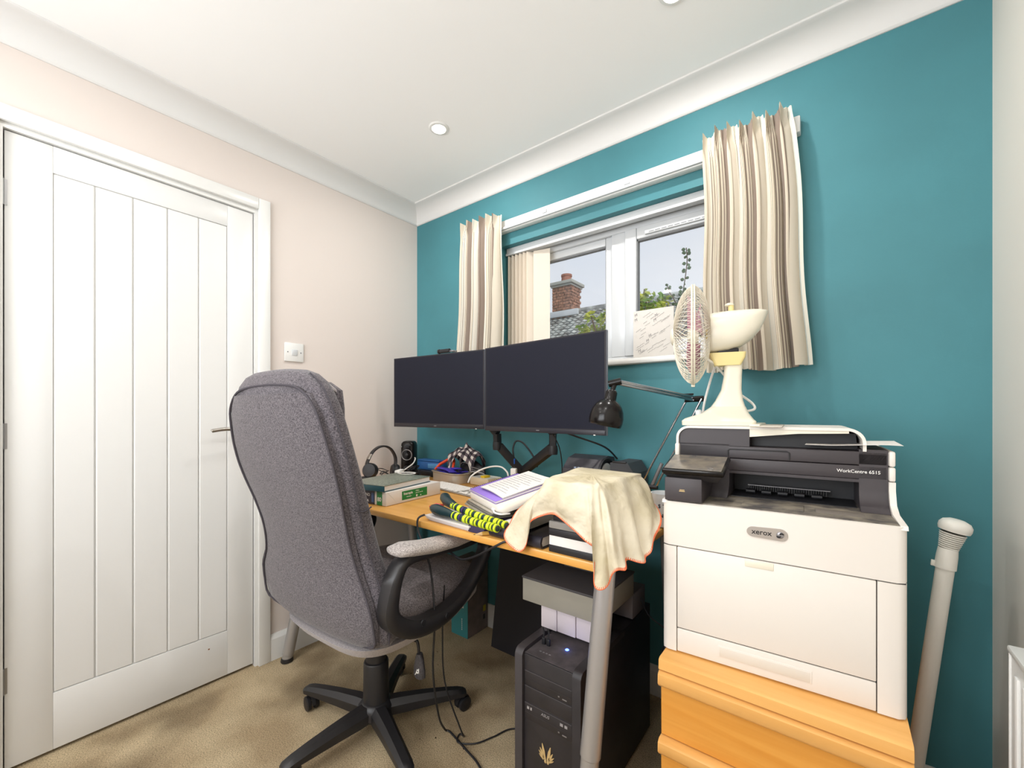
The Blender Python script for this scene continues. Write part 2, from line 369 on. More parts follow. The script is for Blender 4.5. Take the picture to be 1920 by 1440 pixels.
# curtains
CURT = bpy.data.materials.new('striped_curtain_cotton'); CURT.use_nodes = True
t = CURT.node_tree; b = t.nodes['Principled BSDF']; b.inputs['Roughness'].default_value = .9; b.inputs['Specular IOR Level'].default_value = .1
uvn = t.nodes.new('ShaderNodeUVMap'); sx = t.nodes.new('ShaderNodeSeparateXYZ'); t.links.new(uvn.outputs[0], sx.inputs[0])
mul = t.nodes.new('ShaderNodeMath'); mul.operation = 'MULTIPLY'; mul.inputs[1].default_value = 3.4; t.links.new(sx.outputs[0], mul.inputs[0])
fx = t.nodes.new('ShaderNodeMath'); fx.operation = 'FRACT'; t.links.new(mul.outputs[0], fx.inputs[0])
r = t.nodes.new('ShaderNodeValToRGB'); r.color_ramp.interpolation = 'CONSTANT'
cream, taupe, line, blue, sand = (246, 240, 226), (228, 218, 200), (160, 144, 132), (212, 216, 212), (236, 226, 206)
stops = [(0, taupe), (.22, cream), (.235, line), (.245, cream), (.262, line), (.272, cream), (.30, blue), (.315, cream), (.36, blue), (.37, cream), (.44, sand), (.52, sand)]
p = .52
while p < .76: stops += [(p, line), (p + .010, sand)]; p += .024
stops += [(.78, cream), (.86, blue), (.875, cream), (.93, line), (.94, taupe)]
el = r.color_ramp.elements
stops = stops[:31]
el[0].position = 0; el[0].color = rgb(*stops[0][1]); el[1].position = stops[1][0]; el[1].color = rgb(*stops[1][1])
for pos, c in stops[2:]: e_ = el.new(pos); e_.color = rgb(*c)
t.links.new(fx.outputs[0], r.inputs['Fac']); t.links.new(r.outputs['Color'], b.inputs['Base Color'])
out = t.nodes['Material Output']; trl = t.nodes.new('ShaderNodeBsdfTranslucent'); mxs = t.nodes.new('ShaderNodeMixShader'); mxs.inputs[0].default_value = .30
t.links.new(r.outputs['Color'], trl.inputs['Color']); t.links.new(b.outputs[0], mxs.inputs[1]); t.links.new(trl.outputs[0], mxs.inputs[2]); t.links.new(mxs.outputs[0], out.inputs[0])
def curtain(name, label, x0, x1, xb0, xb1, zt, zb, nf, seed, off):
    rnd = random.Random(seed); ph = [rnd.uniform(-.35, .35) for _ in range(nf + 2)]; am = [rnd.uniform(.7, 1.2) for _ in range(nf + 2)]
    hts = [rnd.uniform(-.008, .008) for _ in range(nf + 2)]
    def fn(u, v):                     # v 0 top .. 1 bottom
        z = zt + (zb - zt) * v
        hd = min(1, v / .11); q = u * nf; k = int(min(q, nf - 1e-6)); 
        phs = ph[k] * (1 - (q - k)) + ph[k + 1] * (q - k); a_ = am[k] * (1 - (q - k)) + am[k + 1] * (q - k)
        s_ = math.sin(2 * PI * q + phs * v * 2)
        sgn = 1 if s_ >= 0 else -1
        s2 = sgn * abs(s_) ** .75
        body = (.017 + .011 * v) * a_ * s2
        # pinch pleat header: narrow forward tucks, flat between
        fr2 = (q + .25) % 1; pk = math.exp(-((fr2 - .5) / .13) ** 2)
        head = -.034 * pk * (1 if int((q + .25)) >= 0 else 1) + .008 + .004 * math.sin(2 * PI * q * 3)
        bl = hd * hd * (3 - 2 * hd)
        y = -.066 + head * (1 - bl) + (-body) * bl
        xx = x0 + (x1 - x0) * u; xbm = xb0 + (xb1 - xb0) * u
        x = xx + (xbm - xx) * v + .010 * math.sin(4 * PI * q + .6) * bl + .004 * math.sin(9 * v + seed)
        z += hts[k] * (1 - v) * 1.2 + (.004 * pk * (1 - bl)) + .006 * math.sin(2 * PI * u * 1.5 + seed) * v
        y = min(y, -.053) if z > 2.0 and z < 2.09 else min(y, -.012)
        return Vector((x, y, z))
    o = MB().grid(fn, nf * 16, 34).build(name, CURT, origin=((x0 + x1) / 2, -.06, zb), recalc=False, angle=60)
    tag(o, label, 'curtain', 'striped cream curtains at the window'); return o
curtain('curtain', 'short striped cream curtain at the left of the window, behind the monitors', .45, .712, .415, .715, 2.105, 1.262, 6, 3, 0)
curtain('curtain', 'short striped cream curtain at the right of the window, behind the fan', 1.645, 1.912, 1.655, 1.955, 2.100, 1.262, 7, 5, .3)

# vertical blind
BL = mat('blind_fabric', (248, 242, 232), .9); 
t = BL.node_tree; b = t.nodes['Principled BSDF']; out = t.nodes['Material Output']; trl = t.nodes.new('ShaderNodeBsdfTranslucent'); trl.inputs['Color'].default_value = rgb(252, 244, 232); mxs = t.nodes.new('ShaderNodeMixShader'); mxs.inputs[0].default_value = .5
t.links.new(b.outputs[0], mxs.inputs[1]); t.links.new(trl.outputs[0], mxs.inputs[2]); t.links.new(mxs.outputs[0], out.inputs[0])
bl = thing('vertical_blind', 'cream vertical blind drawn back to the left side of the window', 'blind', (.7, .05, 1.35))
MB().box(.668, 1.79, .035, .072, 1.930, 1.9655, .003).build('headrail', UPVC, bl, world=True)
MB().box(.668, 1.79, .029, .035, 1.926, 1.938, .002).build('headrail_lip', UPVC, bl, world=True)
for i, (x, a) in enumerate(((.69, 80), (.715, 76), (.74, 72), (.765, 70), (.79, 64), (.815, 52), (.872, 10))):
    M = Matrix.Translation((x, .058, 0)) @ Matrix.Rotation(math.radians(a), 4, 'Z')
    wd = .030 if i < 6 else .044
    MB().box(-wd, wd, -.0008, .0008, 1.350, 1.922, M=M).build('slat', BL, bl, world=True, smooth=False)
# board leaning in the window
bo = thing('card_board', 'small white card with faint slanted handwriting leaning on the right window pane', 'card', (1.42, .07, 1.341))
MB().box(1.338, 1.506, .060, .066, 1.3415, 1.547, .001).build('card', mat('card_cream', (208, 203, 196), .7), bo, world=True)
INKF = mat('faded_ink', (140, 136, 136), .8)
rd = random.Random(4); sq = MB()
for k in range(34):
    x = 1.345 + rd.random() * .12; z = 1.352 + rd.random() * .17; L = rd.uniform(.015, .04)
    pts = [(x + L * j / 10, .0594, min(1.544, z + L * .55 * j / 10 + .0016 * math.sin(j * 2.1 + k))) for j in range(11)]
    if pts[-1][0] < 1.50: sq.tube(pts, .0005, 3)
sq.build('handwriting', INKF, bo, world=True, smooth=False)
for x, z in ((1.345, 1.522), (1.345, 1.502), (1.43, 1.512), (1.425, 1.492), (1.405, 1.43), (1.395, 1.41), (1.36, 1.37)):
    text('M', .016, Matrix.Translation((x, .0594, z)) @ Matrix.Rotation(PI / 2, 4, 'X') @ Matrix.Rotation(.4, 4, 'Z'), INKF, bo, 'letter', world=True, shear=.3)

# downlights
LENS = mat('glowing_lens', (255, 246, 232), .4, emit=((255, 244, 226), 9.0))
for i, (x, y) in enumerate(((.677, -.441), (1.650, -.425), (.70, -1.52), (1.70, -1.52), (.70, -2.35), (1.70, -2.35))):
    lab = ['round recessed ceiling downlight over the left part of the desk', 'round recessed ceiling downlight at the top edge of the picture, over the desk end', 'round recessed ceiling downlight in front of the white door', 'round recessed ceiling downlight above the camera', 'round recessed ceiling downlight by the rear wall, door side', 'round recessed ceiling downlight by the rear wall, radiator side'][i]
    dl = thing('ceiling_downlight', lab, 'downlight', (x, y, H), group='recessed ceiling downlights')
    MB().lathe([(.029, -.001), (.030, -.006), (.039, -.005), (.043, -.0005), (.043, 0)], 28, cap=False).build('trim_ring', GLOSSW, dl)
    MB().lathe([(.0285, -.0005), (.0285, -.0035), (.02, -.0045)], 24).build('lens', LENS, dl)
    ld = bpy.data.lights.new('downlight_lamp', 'AREA'); ld.shape = 'DISK'; ld.size = .055; ld.energy = LAMP_W * (.55 if i == 2 else 1.0); ld.color = (1, .965, .93)
    lo = bpy.data.objects.new('downlight_lamp', ld); COL.objects.link(lo); lo.location = (x, y, H - .012)

# ------------------------------------------------------------------ desk
DZT = .765
desk = thing('desk', 'beech topped office desk with slanted grey tube legs under the window', 'desk', (.81, -.4, 0))
MB().box(0.004, 1.604, -.772, -.018, DZT - .022, DZT, .004).build('desk_top', DESK, desk, world=True)
LEGM = mat('grey_leg_paint', (176, 174, 174), .34, .6)
FOOT = mat('leg_foot_black', (36, 34, 34), .6)
uf = MB(); uf.box(.12, 1.50, -.44, -.36, .70, .742).box(.08, .16, -.70, -.08, .72, .7425).box(1.46, 1.54, -.72, -.08, .72, .7425)
uf.build('under_frame', FOOT, desk, world=True)
for a, b_ in (((.115, -.66, .742), (.070, -.797, .012)), ((1.575, -.715, .742), (1.548, -.80, .012)), ((.115, -.16, .742), (.07, -.05, .012)), ((1.545, -.16, .742), (1.545, -.05, .012))):
    A, B = Vector(a), Vector(b_); mid = A + (B - A) * (.60 if a[0] > 1 else .97)
    q = MB().tube([A, mid], .0245, 20); q.tube([mid, mid + (B - A) * .004, B], [.0245, .0215, .0215], 20)
    l = q.build('leg', LEGM, desk, world=True)
    MB().lathe([(.024, 0), (.026, .004), (.024, .016), (.018, .02)], 20, Matrix.Translation((B.x, B.y, .0005))).build('foot', FOOT, l, world=True)
    if a[0] > 1 and a[1] < -.5: pass

# ------------------------------------------------------------------ office chair
ch = thing('office_chair', 'high-backed grey fabric office chair with black loop arms, back turned to the camera', 'office chair', (.728, -.785, 0), math.radians(3))
def sup(cx, cy, hw, ht, n, z, N=44, ph=0, tilt=0):
    out_ = []
    for k in range(N):
        a = 2 * PI * k / N; c, s_ = math.cos(a), math.sin(a)
        x = hw * math.copysign(abs(c) ** (2 / n), c); y = ht * math.copysign(abs(s_) ** (2 / n), s_)
        out_.append(Vector((cx + x, cy + y, z + tilt * y)))
    return out_
# rear face outline per height: z, half width, rear y, thickness
BK = [(.440, .258, -.215, .055), (.450, .286, -.222, .080), (.472, .310, -.234, .095), (.53, .320, -.243, .105), (.59, .312, -.248, .110), (.645, .285, -.248, .112), (.70, .270, -.253, .110), (.76, .265, -.262, .108),
      (.83, .274, -.276, .102), (.90, .288, -.293, .096), (.96, .294, -.306, .092), (1.02, .292, -.316, .090), (1.08, .284, -.323, .088), (1.13, .270, -.327, .088), (1.17, .250, -.328, .086), (1.20, .222, -.325, .084), (1.225, .178, -.320, .076), (1.238, .13, -.310, .06), (1.243, .07, -.295, .04), (1.2445, .015, -.285, .012)]
BK = [(z + .008 - .010 * max(0, (z - .5) / .74), hw, y0 - .006 - .058 * max(0, (z - .5) / .74) ** 1.2, th) for z, hw, y0, th in BK]
rings = []
def bk(z):
    for i in range(len(BK) - 1):
        if BK[i][0] <= z <= BK[i + 1][0]:
            q = (z - BK[i][0]) / (BK[i + 1][0] - BK[i][0]); return [BK[i][j] + (BK[i + 1][j] - BK[i][j]) * q for j in range(4)]
    return BK[-1]
for z, hw, y0, th in BK: rings.append(sup(0, y0 + .012 + th / 2, hw - .004, th / 2, 3.2, z))
MB().loft(rings).build('backrest', CHF, ch, angle=60)
# flat rear panel, its piped seam and the side seam
rings = []
for z, hw, y0, th in BK: 
    if z < .43 or z > 1.185: continue
    hw = hw - .010 * max(0, (z - 1.0) / .17)
    rings.append([Vector((x * (hw - .022), y0 + .016 * abs(x) ** 3 - .004 * (1 - x * x), z)) for x in [-1 + 2 * i / 14 for i in range(15)]] + [Vector((x * (hw - .022), y0 + .03, z)) for x in [1 - 2 * i / 14 for i in range(15)]])
MB().loft(rings).build('rear_panel', CHF, ch, angle=60)
CHD = mat('dark_piping', (66, 62, 68), .9)
def rear(x, z): q_ = bk(z); return Vector((x, q_[2] + .013, z))
lf_ = [(q[1] - .022 - .010 * max(0, (q[0] - 1.0) / .17), q[0]) for q in BK[2:-6]]
pts = [rear(-a, z) for a, z in lf_] + [rear(x, z) for x, z in ((-.195, 1.172), (-.13, 1.190), (0, 1.196), (.13, 1.190), (.195, 1.172))] + [rear(a, z) for a, z in lf_[::-1]] + [rear(.18, .452), rear(0, .450), rear(-.18, .452)]
MB().tube(pts, .0035, 6, sm=3, loop=True).build('piping', CHD, ch)
for s_ in (-1, 1):
    pts = [Vector((s_ * (q[1] - .0005), q[2] + .012 + q[3] * .36, q[0])) for q in BK[2:-3]]
    MB().tube(pts, .0022, 5, sm=2).build('side_seam', CHD, ch)
    MB().tube([Vector((s_ * (bk(.86)[1] - .0), bk(.86)[2] + .03, .862)), Vector((s_ * (bk(.85)[1] + .001), bk(.85)[2] + .055, .852)), Vector((s_ * (bk(.85)[1] - .004), bk(.85)[2] + .085, .860))], .0022, 5, sm=3).build('cross_seam', CHD, ch)
# head pillow bulge in front, gathered folds at the top corners
rings = [sup(0, -.386 + .075 * math.sin((z - .98) / .25 * PI) * .2 + .115, .190 - (0.05 if z > 1.2 else 0), .03, 2.6, z - .01) for z in (.98, 1.02, 1.08, 1.14, 1.19, 1.215)]
MB().loft(rings).build('headrest_cushion', CHF, ch, angle=60)
g = MB()
for k in range(2, 5):
    x = .158 + k * .014; y = -.215 + k * .014
    y -= .112; x -= .036
    g.tube([(x - .01, y - .05, 1.222 - k * .008), (x, y - .02, 1.228 - k * .009), (x + .008, y + .012, 1.212 - k * .011)], [.003, .0065, .003] , 6)
g.build('gathered_folds', CHL, ch)
# seat
rings = []
for z, g_, in ((.436, .035), (.438, .012), (.455, .0), (.50, -.004), (.53, .0), (.545, .02), (.552, .06)):
    rings.append(sup(0, .065, .272 - g_, .255 - g_, 4, z, 48))
MB().loft(rings).build('seat', fabric('lit_seat_fabric', (96, 91, 95), (162, 155, 158), 700), ch, angle=60)  # paler than the back fabric: light falling on the seat put into the colour
rings = []
for z, g_ in ((.385, .05), (.392, .03), (.43, .002)):
    rings.append(sup(0, .030, .262 - g_, .262 - g_, 4.0, z, 48))
MB().loft(rings).build('seat_underside', CHL, ch, angle=50)
MB().tube([(-.13, .31, .553), (0, .06, .5535), (.15, -.12, .553)], .0018, 5, sm=3).build('seat_seam', CHD, ch)
# arms
for s_ in (-1, 1):
    X = .320 * s_
    loop = [(X, -.175, .640), (X, -.215, .555), (X, -.205, .470), (X, -.130, .405), (X, -.02, .390), (X, .09, .440), (X, .175, .545), (X, .205, .620), (X, .17, .672), (X, .06, .675), (X, -.08, .672)]
    loop = [(X, y + .012, .487 + (z - .390) * .715 + (.030 * min(1, max(0, -y / .17)) if z > .6 else 0)) for _, y, z in loop]
    arm = MB().strap(loop, .052, lambda q: .030 + .020 * max(0, math.cos((q - .25) * 2 * PI)), sm=5, loop=True).build('armrest_loop', BLK, ch, angle=50)
    rings = []
    for y, hw, zz, th in ((-.178, .016, .664, .010), (-.17, .034, .668, .022), (-.13, .042, .673, .030), (-.05, .041, .686, .030), (.05, .040, .696, .028), (.12, .038, .696, .024), (.165, .030, .690, .016), (.172, .015, .688, .008)):
        rings.append([Vector((X + 1.12 * hw * math.copysign(abs(math.cos(a)) ** .6, math.cos(a)), y - .010, .7080 + (zz - .690) * .2 + .030 * min(1, max(0, -y / .15)) + th * .6 * math.sin(a))) for a in [2 * PI * k / 20 for k in range(20)]])
    MB().loft(rings).build('arm_pad', ARF, ch, angle=60)
    for y, z in ((-.10, .512), (.0, .492)): MB().lathe([(.010, 0), (.009, .004)], 12, along((X + s_ * .0245, y, z), (s_, 0, 0))).build('bolt_cap', BLKS, ch)
    MB().box(min(X, X - s_ * .05), max(X, X - s_ * .05), -.06, .02, .472, .495, .004).build('arm_bracket', BLK, ch)
# mechanism, column, lever
MB().box(-.09, .09, -.13, .13, .345, .388, .01).build('tilt_plate', BLK, ch)
col = MB().lathe([(.044, .06), (.046, .075), (.044, .10), (.0425, .235), (.040, .24), (.034, .242), (.033, .36)], 28).build('gas_column', BLK, ch)
MB().tube([(.05, .03, .368), (.19, .0, .372), (.212, .0, .368), (.219, .0, .33)], .005, 8, sm=4).build('lever', BLK, ch)
MB().loft([sup(.2215, .0, a, .010, 2.5, z, 16) for z, a in ((.335, .008), (.32, .015), (.285, .024), (.262, .024), (.256, .016))]).build('lever_paddle', mat('paddle_black', (52, 50, 54), .5, noise=(200, .1), col2=(74, 72, 76)), ch)
fz = MB()
for k in range(5): fz.tube([(.212 + .004 * k, -.0105, .268 + .006 * k), (.219 + .003 * k, -.0107, .276 + .006 * ((k * 2) % 4)), (.229, -.0105, .28 + .003 * k)], .0013, 4)
fz.build('paddle_marks', WPRINT, ch)
# star base
MB().lathe([(.0, .045), (.05, .045), (.062, .06), (.060, .088), (.05, .10), (.045, .104)], 30).build('base_hub', BLK, ch)
for k in range(5):
    a = math.radians(54 - 3 + 72 * k); M = Matrix.Rotation(a, 4, 'Z')
    rings = []
    for x, hw, zt_, zb_ in ((.03, .034, .100, .055), (.08, .030, .101, .052), (.16, .026, .098, .055), (.24, .0235, .092, .058), (.29, .0225, .086, .060), (.312, .021, .080, .060), (.322, .014, .074, .062)):
        rings.append([M @ Vector((x, hw * cx, zb_ + (zt_ - zb_) * cz)) for cx, cz in ((-1, 0), (-1, .62), (-.5, 1), (.5, 1), (1, .62), (1, 0))])
    MB().loft(rings).build('base_spoke', BLK, ch, angle=30)
    ca = a + .5 + k * 1.1
    C = M @ Vector((.300, 0, 0)); R2 = Matrix.Translation((C.x, C.y, 0)) @ Matrix.Rotation(ca, 4, 'Z')
    cw = MB(); cw.tube([(C.x, C.y, .03), (C.x, C.y, .07)], .007, 10)
    for s_ in (-1, 1): cw.lathe([(.008, -.006), (.024, -.007), (.0255, -.004), (.0255, .005), (.022, .0075), (.008, .007)], 22, R2 @ Matrix.Translation((.012, s_ * .014, .0265)) @ Matrix.Rotation(PI / 2, 4, 'X'))
    cst = cw.build('castor', BLKS, ch)
    hood = MB().loft([[R2 @ Vector((.012 + .029 * math.cos(b_), yy, .0265 + .029 * math.sin(b_))) for b_ in [PI * j / 10 for j in range(11)]] + [R2 @ Vector((.012 + .0265 * math.cos(b_), yy, .0265 + .0265 * math.sin(b_))) for b_ in [PI - PI * j / 10 for j in range(11)]] for yy in (-.0065, .0065)])
    hood.build('castor_hood', BLK, cst)

# ------------------------------------------------------------------ monitors, stand and webcam
def monitor(lab, A, B, z0, z1):
    A = Vector((*A, z0)); B = Vector((*B, z0)); dx = (B - A); W = dx.length; rz = math.atan2(dx.y, dx.x); hgt = z1 - z0
    m = thing('monitor', lab, 'monitor', ((A.x + B.x) / 2, (A.y + B.y) / 2, z0), rz, group='black monitors side by side above the desk')
    MB().box(-W / 2, W / 2, 0, .012, 0, hgt, .0015).build('back_casing', BEZS, m)
    MB().box(-W / 2 + .0006, W / 2 - .0006, -.0012, .0005, .0006, hgt - .0006).build('bezel', BEZEL, m)
    MB().box(-W / 2 + .007, W / 2 - .007, -.0018, -.0011, .021, hgt - .006).build('screen', SCREEN, m)
    MB().box(-W / 2 + .004, W / 2 - .004, -.0026, -.001, .0005, .018, .0006).build('chin', BEZEL, m)
    MB().box(-.17, .17, .012, .038, .06, hgt - .09, .012).build('electronics_bulge', BEZEL, m)
    MB().box(-.008, .008, -.0029, -.0025, .008, .011).build('badge', SILV, m)
    MB().box(W / 2 - .05, W / 2 - .042, -.0029, -.0008, -.0008, .002).build('power_mark', WPRINT, m)
    return m
monitor('left black monitor, with the small webcam clipped on its top edge', (.178, -.300), (.778, -.262), 1.043, 1.401)
monitor('right black monitor, in front of the window, behind the black lamp head', (.784, -.262), (1.396, -.329), 1.038, 1.404)
st = thing('monitor_stand', 'black double monitor arm clamped to the back of the desk, spread in a V', 'monitor arm', (.86, -.075, DZT))
MB().box(.80, .92, -.13, -.025, DZT + .0005, DZT + .014, .004).build('clamp_base', BLKS, st, world=True)
MB().lathe([(.026, .014), (.026, .07), (.020, .075), (.020, .10)], 20, Matrix.Translation((.86, -.075, DZT))).build('post', BLKS, st, world=True)
def bar(pts, w_, h_, nm):
    MB().strap([Vector(p) for p in pts], w_, h_, sm=1, ax=(Vector(pts[1]) - Vector(pts[0])).cross(Vector((0, 0, 1))).normalized() * 1.0).build(nm, BLKS, st, world=True, angle=30)
bar([(.862, -.10, .845), (.80, -.185, .965)], .034, .036, 'lower_arm')
bar([(.795, -.19, .955), (.795, -.193, 1.02)], .030, .032, 'upper_arm')
bar([(.872, -.095, .845), (1.10, -.205, .972)], .034, .036, 'lower_arm')
bar([(1.105, -.21, .955), (1.108, -.215, 1.03)], .030, .034, 'upper_arm')
for x, y in ((.795, -.193), (1.108, -.215)):
    MB().lathe([(.019, -.018), (.021, 0), (.019, .018)], 18, Matrix.Translation((x, y, .965))).build('joint', BLKS, st, world=True)
bar([(.795, -.193, 1.02), (.60, -.20, 1.20)], .03, .03, 'riser'); bar([(1.108, -.215, 1.03), (1.10, -.215, 1.24)], .03, .03, 'riser')
wc = thing('webcam', 'small dark webcam clipped on top of the left monitor', 'webcam', (.56, -.276, 1.402))
MB().tube([(.515, -.284, 1.411), (.575, -.280, 1.411)], [.010, .010], 14).build('camera_body', BLKS, wc, world=True)
MB().lathe([(.011, 0), (.011, .008), (.008, .010)], 18, along((.512, -.284, 1.411), (-1, -.1, 0))).build('lens_ring', BLK, wc, world=True)
MB().box(.574, .60, -.282, -.254, 1.4045, 1.412, .002).build('clip', SILV, wc, world=True)

# ------------------------------------------------------------------ printer cabinet
cb = thing('drawer_cabinet', 'low beech drawer cabinet with curved drawer lips standing under the printer', 'cabinet', (1.90, -.38, 0))
CX0, CX1, CY = 1.697, 2.125, -.690
MB().box(CX0 + .004, CX1 - .004, -.665, -.09, .02, .528).build('carcass', CABW, cb, world=True)
tp = MB(); pr = [(-.075, .553), (-.6895, .553), (-.6955, .549), (-.697, .5285), (-.075, .5285)]
tp.loft([[Vector((x, y, z)) for y, z in pr] for x in (CX0, CX1)]).build('top_board', CABL, cb, world=True)
for z1, z0 in ((.524, .372), (.368, .196), (.192, .03)):
    pr = [(-.665, z1), (-.694, z1), (-.702, z1 - .006), (-.703, z1 - .026), (-.697, z1 - .034), (-.684, z1 - .040), (-.682, z0), (-.665, z0)]
    dr = MB().loft([[Vector((x, y, z)) for y, z in pr[5:] + [(-.665, z1 - .04)]] for x in (CX0 + .002, CX1 - .002)]).build('drawer_front', CABW, cb, world=True, angle=20)
    MB().loft([[Vector((x, y, z)) for y, z in pr[:6] + [(-.665, z1 - .0405)]] for x in (CX0, CX1)]).build('drawer_lip', CABL, dr, world=True, angle=50)
MB().box(CX0 + .02, CX1 - .02, -.65, -.10, .0005, .02).build('plinth', BLKS, cb, world=True)

# ------------------------------------------------------------------ printer
PA = math.radians(3.2)
pn = thing('laser_printer', 'large white and charcoal colour laser printer on the beech drawer cabinet', 'printer', (1.690, -.652, .5545), PA)
PW, PD = .436, .47
# lower body, front shell pieces (z local; 0 = base)
lb = MB(); lb.box(.004, PW - .004, .03, PD, .006, .330, .006)
lb.build('body', WHP, pn)
MB().loft([[Vector((x, y, z)) for x, y in ((.0, .05), (.0, .018), (.004, .006), (.016, .0), (PW - .016, .0), (PW - .004, .006), (PW, .018), (PW, .05))] for z in (.2515, .352, .3545)]).build('upper_front', WHP, pn, angle=50)
sd_ = MB()
for a, b_, l in ((0, .0335, 0), (PW - .0435, PW, 1)):
    poly = [(0, .06), (0, .018), (.004, .006), (.014, 0), (.0335, 0), (.0335, .06)] if l == 0 else [(PW, .06), (PW, .018), (PW - .004, .006), (PW - .014, 0), (PW - .0435, 0), (PW - .0435, .06)]
    MB().prism(poly, .003, .2490).build('side_pillar', WHP, pn, angle=50)
fd = MB().box(.0350, PW - .0450, .0005, .03, .0595, .2490, .002).build('front_door', WHP, pn)
MB().box(.175, .228, -.0012, .002, .232, .2475, .003).build('door_latch', CRM, fd)
tr_ = MB().box(.0350, PW - .0450, .0005, .03, .004, .0575, .002).build('paper_tray', WHP, pn)
MB().box(.125, .290, -.0012, .0015, .021, .042, .003).build('tray_grip', mat('grip_white', (216, 209, 198), .5), tr_)
MB().box(.122, .293, -.0004, .0012, .019, .045, .002).build('tray_recess', WHP, tr_)
gp = MB(); gp.box(.0336, .0350, .012, .03, .003, .249).box(PW - .045, PW - .0436, .004, .03, .003, .249).box(.003, PW - .003, .006, .05, .2492, .2514).box(.035, PW - .045, .004, .02, .0574, .0596); gp.build('shut_lines', INK, pn)
# output tray deck, dusty charcoal, recess and back
dk = MB()
deck = [(.010, .352), (.06, .352), (.085, .3535), (.085, .345), (.010, .345)]
dk.box(.010, PW - .010, .010, .30, .338, .3570, .003)
dk.build('output_deck', DKD, pn)
MB().box(.165, .280, .030, .092, .3567, .3595, .003).build('deck_stop', DKD, pn)
MB().box(.300, .380, .040, .082, .3567, .3585, .004).build('deck_ridge', mat('deck_light', (110, 103, 95), .7), pn)
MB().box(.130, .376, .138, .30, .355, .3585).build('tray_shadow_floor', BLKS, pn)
rb = MB()
for k in range(34): rb.box(.165 + k * .0048, .1665 + k * .0048, .200, .210, .366, .378)
rb.build('feed_comb', BLK, pn)
MB().box(.163, .332, .199, .206, .378, .3795).build('comb_bar', SILV, pn)
rl = MB()
for k in range(5): rl.tube([(.16 + k * .034, .19, .365), (.18 + k * .034, .19, .365)], .006, 10)
rl.build('exit_roller', BLKS, pn)
# charcoal tower either side and over the slot
SF = .135
def towerside(x0, x1):
    pr = [(SF, .485), (SF, .400), (SF - .003, .385), (SF - .014, .370), (SF - .04, .3575), (.30, .3575), (.30, .485)]
    return MB().loft([[Vector((x, y, z)) for y, z in pr] for x in (x0, x1)])
towerside(.378, PW - .011).build('right_cheek', DKP, pn, angle=50)
towerside(.012, .128).build('left_cheek', DKP, pn, angle=50)
MB().box(.128, .378, SF, .30, .414, .4205).build('slot_lintel', DKP, pn)
MB().box(.128, .378, .24, .30, .3575, .414).build('slot_back', BLKS, pn)
MB().box(.012, PW - .011, SF, PD - .05, .4210, .4500, .002).build('fascia', DKP, pn)
MB().box(.012, PW - .011, SF, PD - .02, .4515, .4805, .002).build('scanner_lid', DKP, pn)
nb = MB().strap([(.125, SF - .001, .4535), (.125, SF - .001, .470), (.130, SF - .001, .4735), (.248, SF - .001, .4735), (.253, SF - .001, .470), (.253, SF - .001, .4535)], .003, .003, sm=1, ax=Vector((0, 1, 0)))
nb.build('lid_grip_rim', INK, pn)
# white edge strips on both sides following the profile
for x0, x1 in ((PW - .0105, PW), (0, .0115)):
    pr = [(.002, .349), (.006, .356), (SF - .052, .361), (SF - .022, .374), (SF - .009, .402), (SF - .009, .4195), (PD, .4195), (PD, .349)]
    MB().loft([[Vector((x, y, z)) for y, z in pr] for x in (x0, x1)]).build('side_cover', WHP, pn, angle=40)
    MB().box(x0, x1, SF - .009, PD, .4210, .4500, .003).build('side_cover', WHP, pn)
    MB().box(x0, x1, SF - .009, PD, .4512, .4835, .004).build('side_cover', WHP, pn)
# document feeder
def adf_ring(y0, y1, x0, x1, z0, z1, r_, wid):
    ou = [(x0, z0)]; inn = [(x0 + wid, z0)]
    for cx, cz, a0 in ((x0 + r_, z1 - r_, PI), (x1 - r_, z1 - r_, PI / 2)):
        for j in range(9):
            a = a0 - j / 8 * PI / 2
            ou.append((cx + r_ * math.cos(a), cz + r_ * math.sin(a))); inn.append((cx + (r_ - wid) * math.cos(a), cz + (r_ - wid) * math.sin(a)))
    ou.append((x1, z0)); inn.append((x1 - wid, z0))
    return ou, inn
ou, inn = adf_ring(0, 0, .003, PW - .046, .4810, .530, .032, .006)
q = MB(); poly = ou + inn[::-1]
q.loft([[Vector((x, y, z)) for x, z in poly] for y in (SF - .006, .38)], cap=False)
vs = {}
for y in (SF - .006, .38):
    for i in range(len(ou) - 1):
        q.b.faces.new([q.b.verts.new((p[0], y, p[1])) for p in (ou[i], ou[i + 1], inn[i + 1], inn[i])])
q.build('feeder_shell', WHP, pn, angle=50)
MB().loft([[Vector((x, y, z)) for x, z in [p for p in inn if p[0] < .17] + [(.172, .524), (.172, .481)]] for y in (SF, .37)]).build('feeder_front', DKP, pn, angle=40)
MB().loft([[Vector((x, y, z)) for x, z in ((.1725, .524), (.1725, .505), (.27, .5155), (PW - .075, .5185), (PW - .075, .524))] for y in (SF - .003, .37)]).build('feeder_tray', CRM, pn, angle=20)
MB().loft([[Vector((x, y, z)) for x, z in ((.1725, .481), (.1725, .5035), (.27, .514), (PW - .060, .517), (PW - .056, .481))] for y in (SF + .045, .37)]).build('feeder_mouth', BLKS, pn, angle=20)
MB().box(.19, .24, .10, .30, .5300, .5325, .001).build('feeder_slot', mat('slot_grey', (196, 188, 176), .6), pn)
MB().box(.172, .195, .12, .33, .5300, .536, .002).build('hinge_cover', CRM, pn)
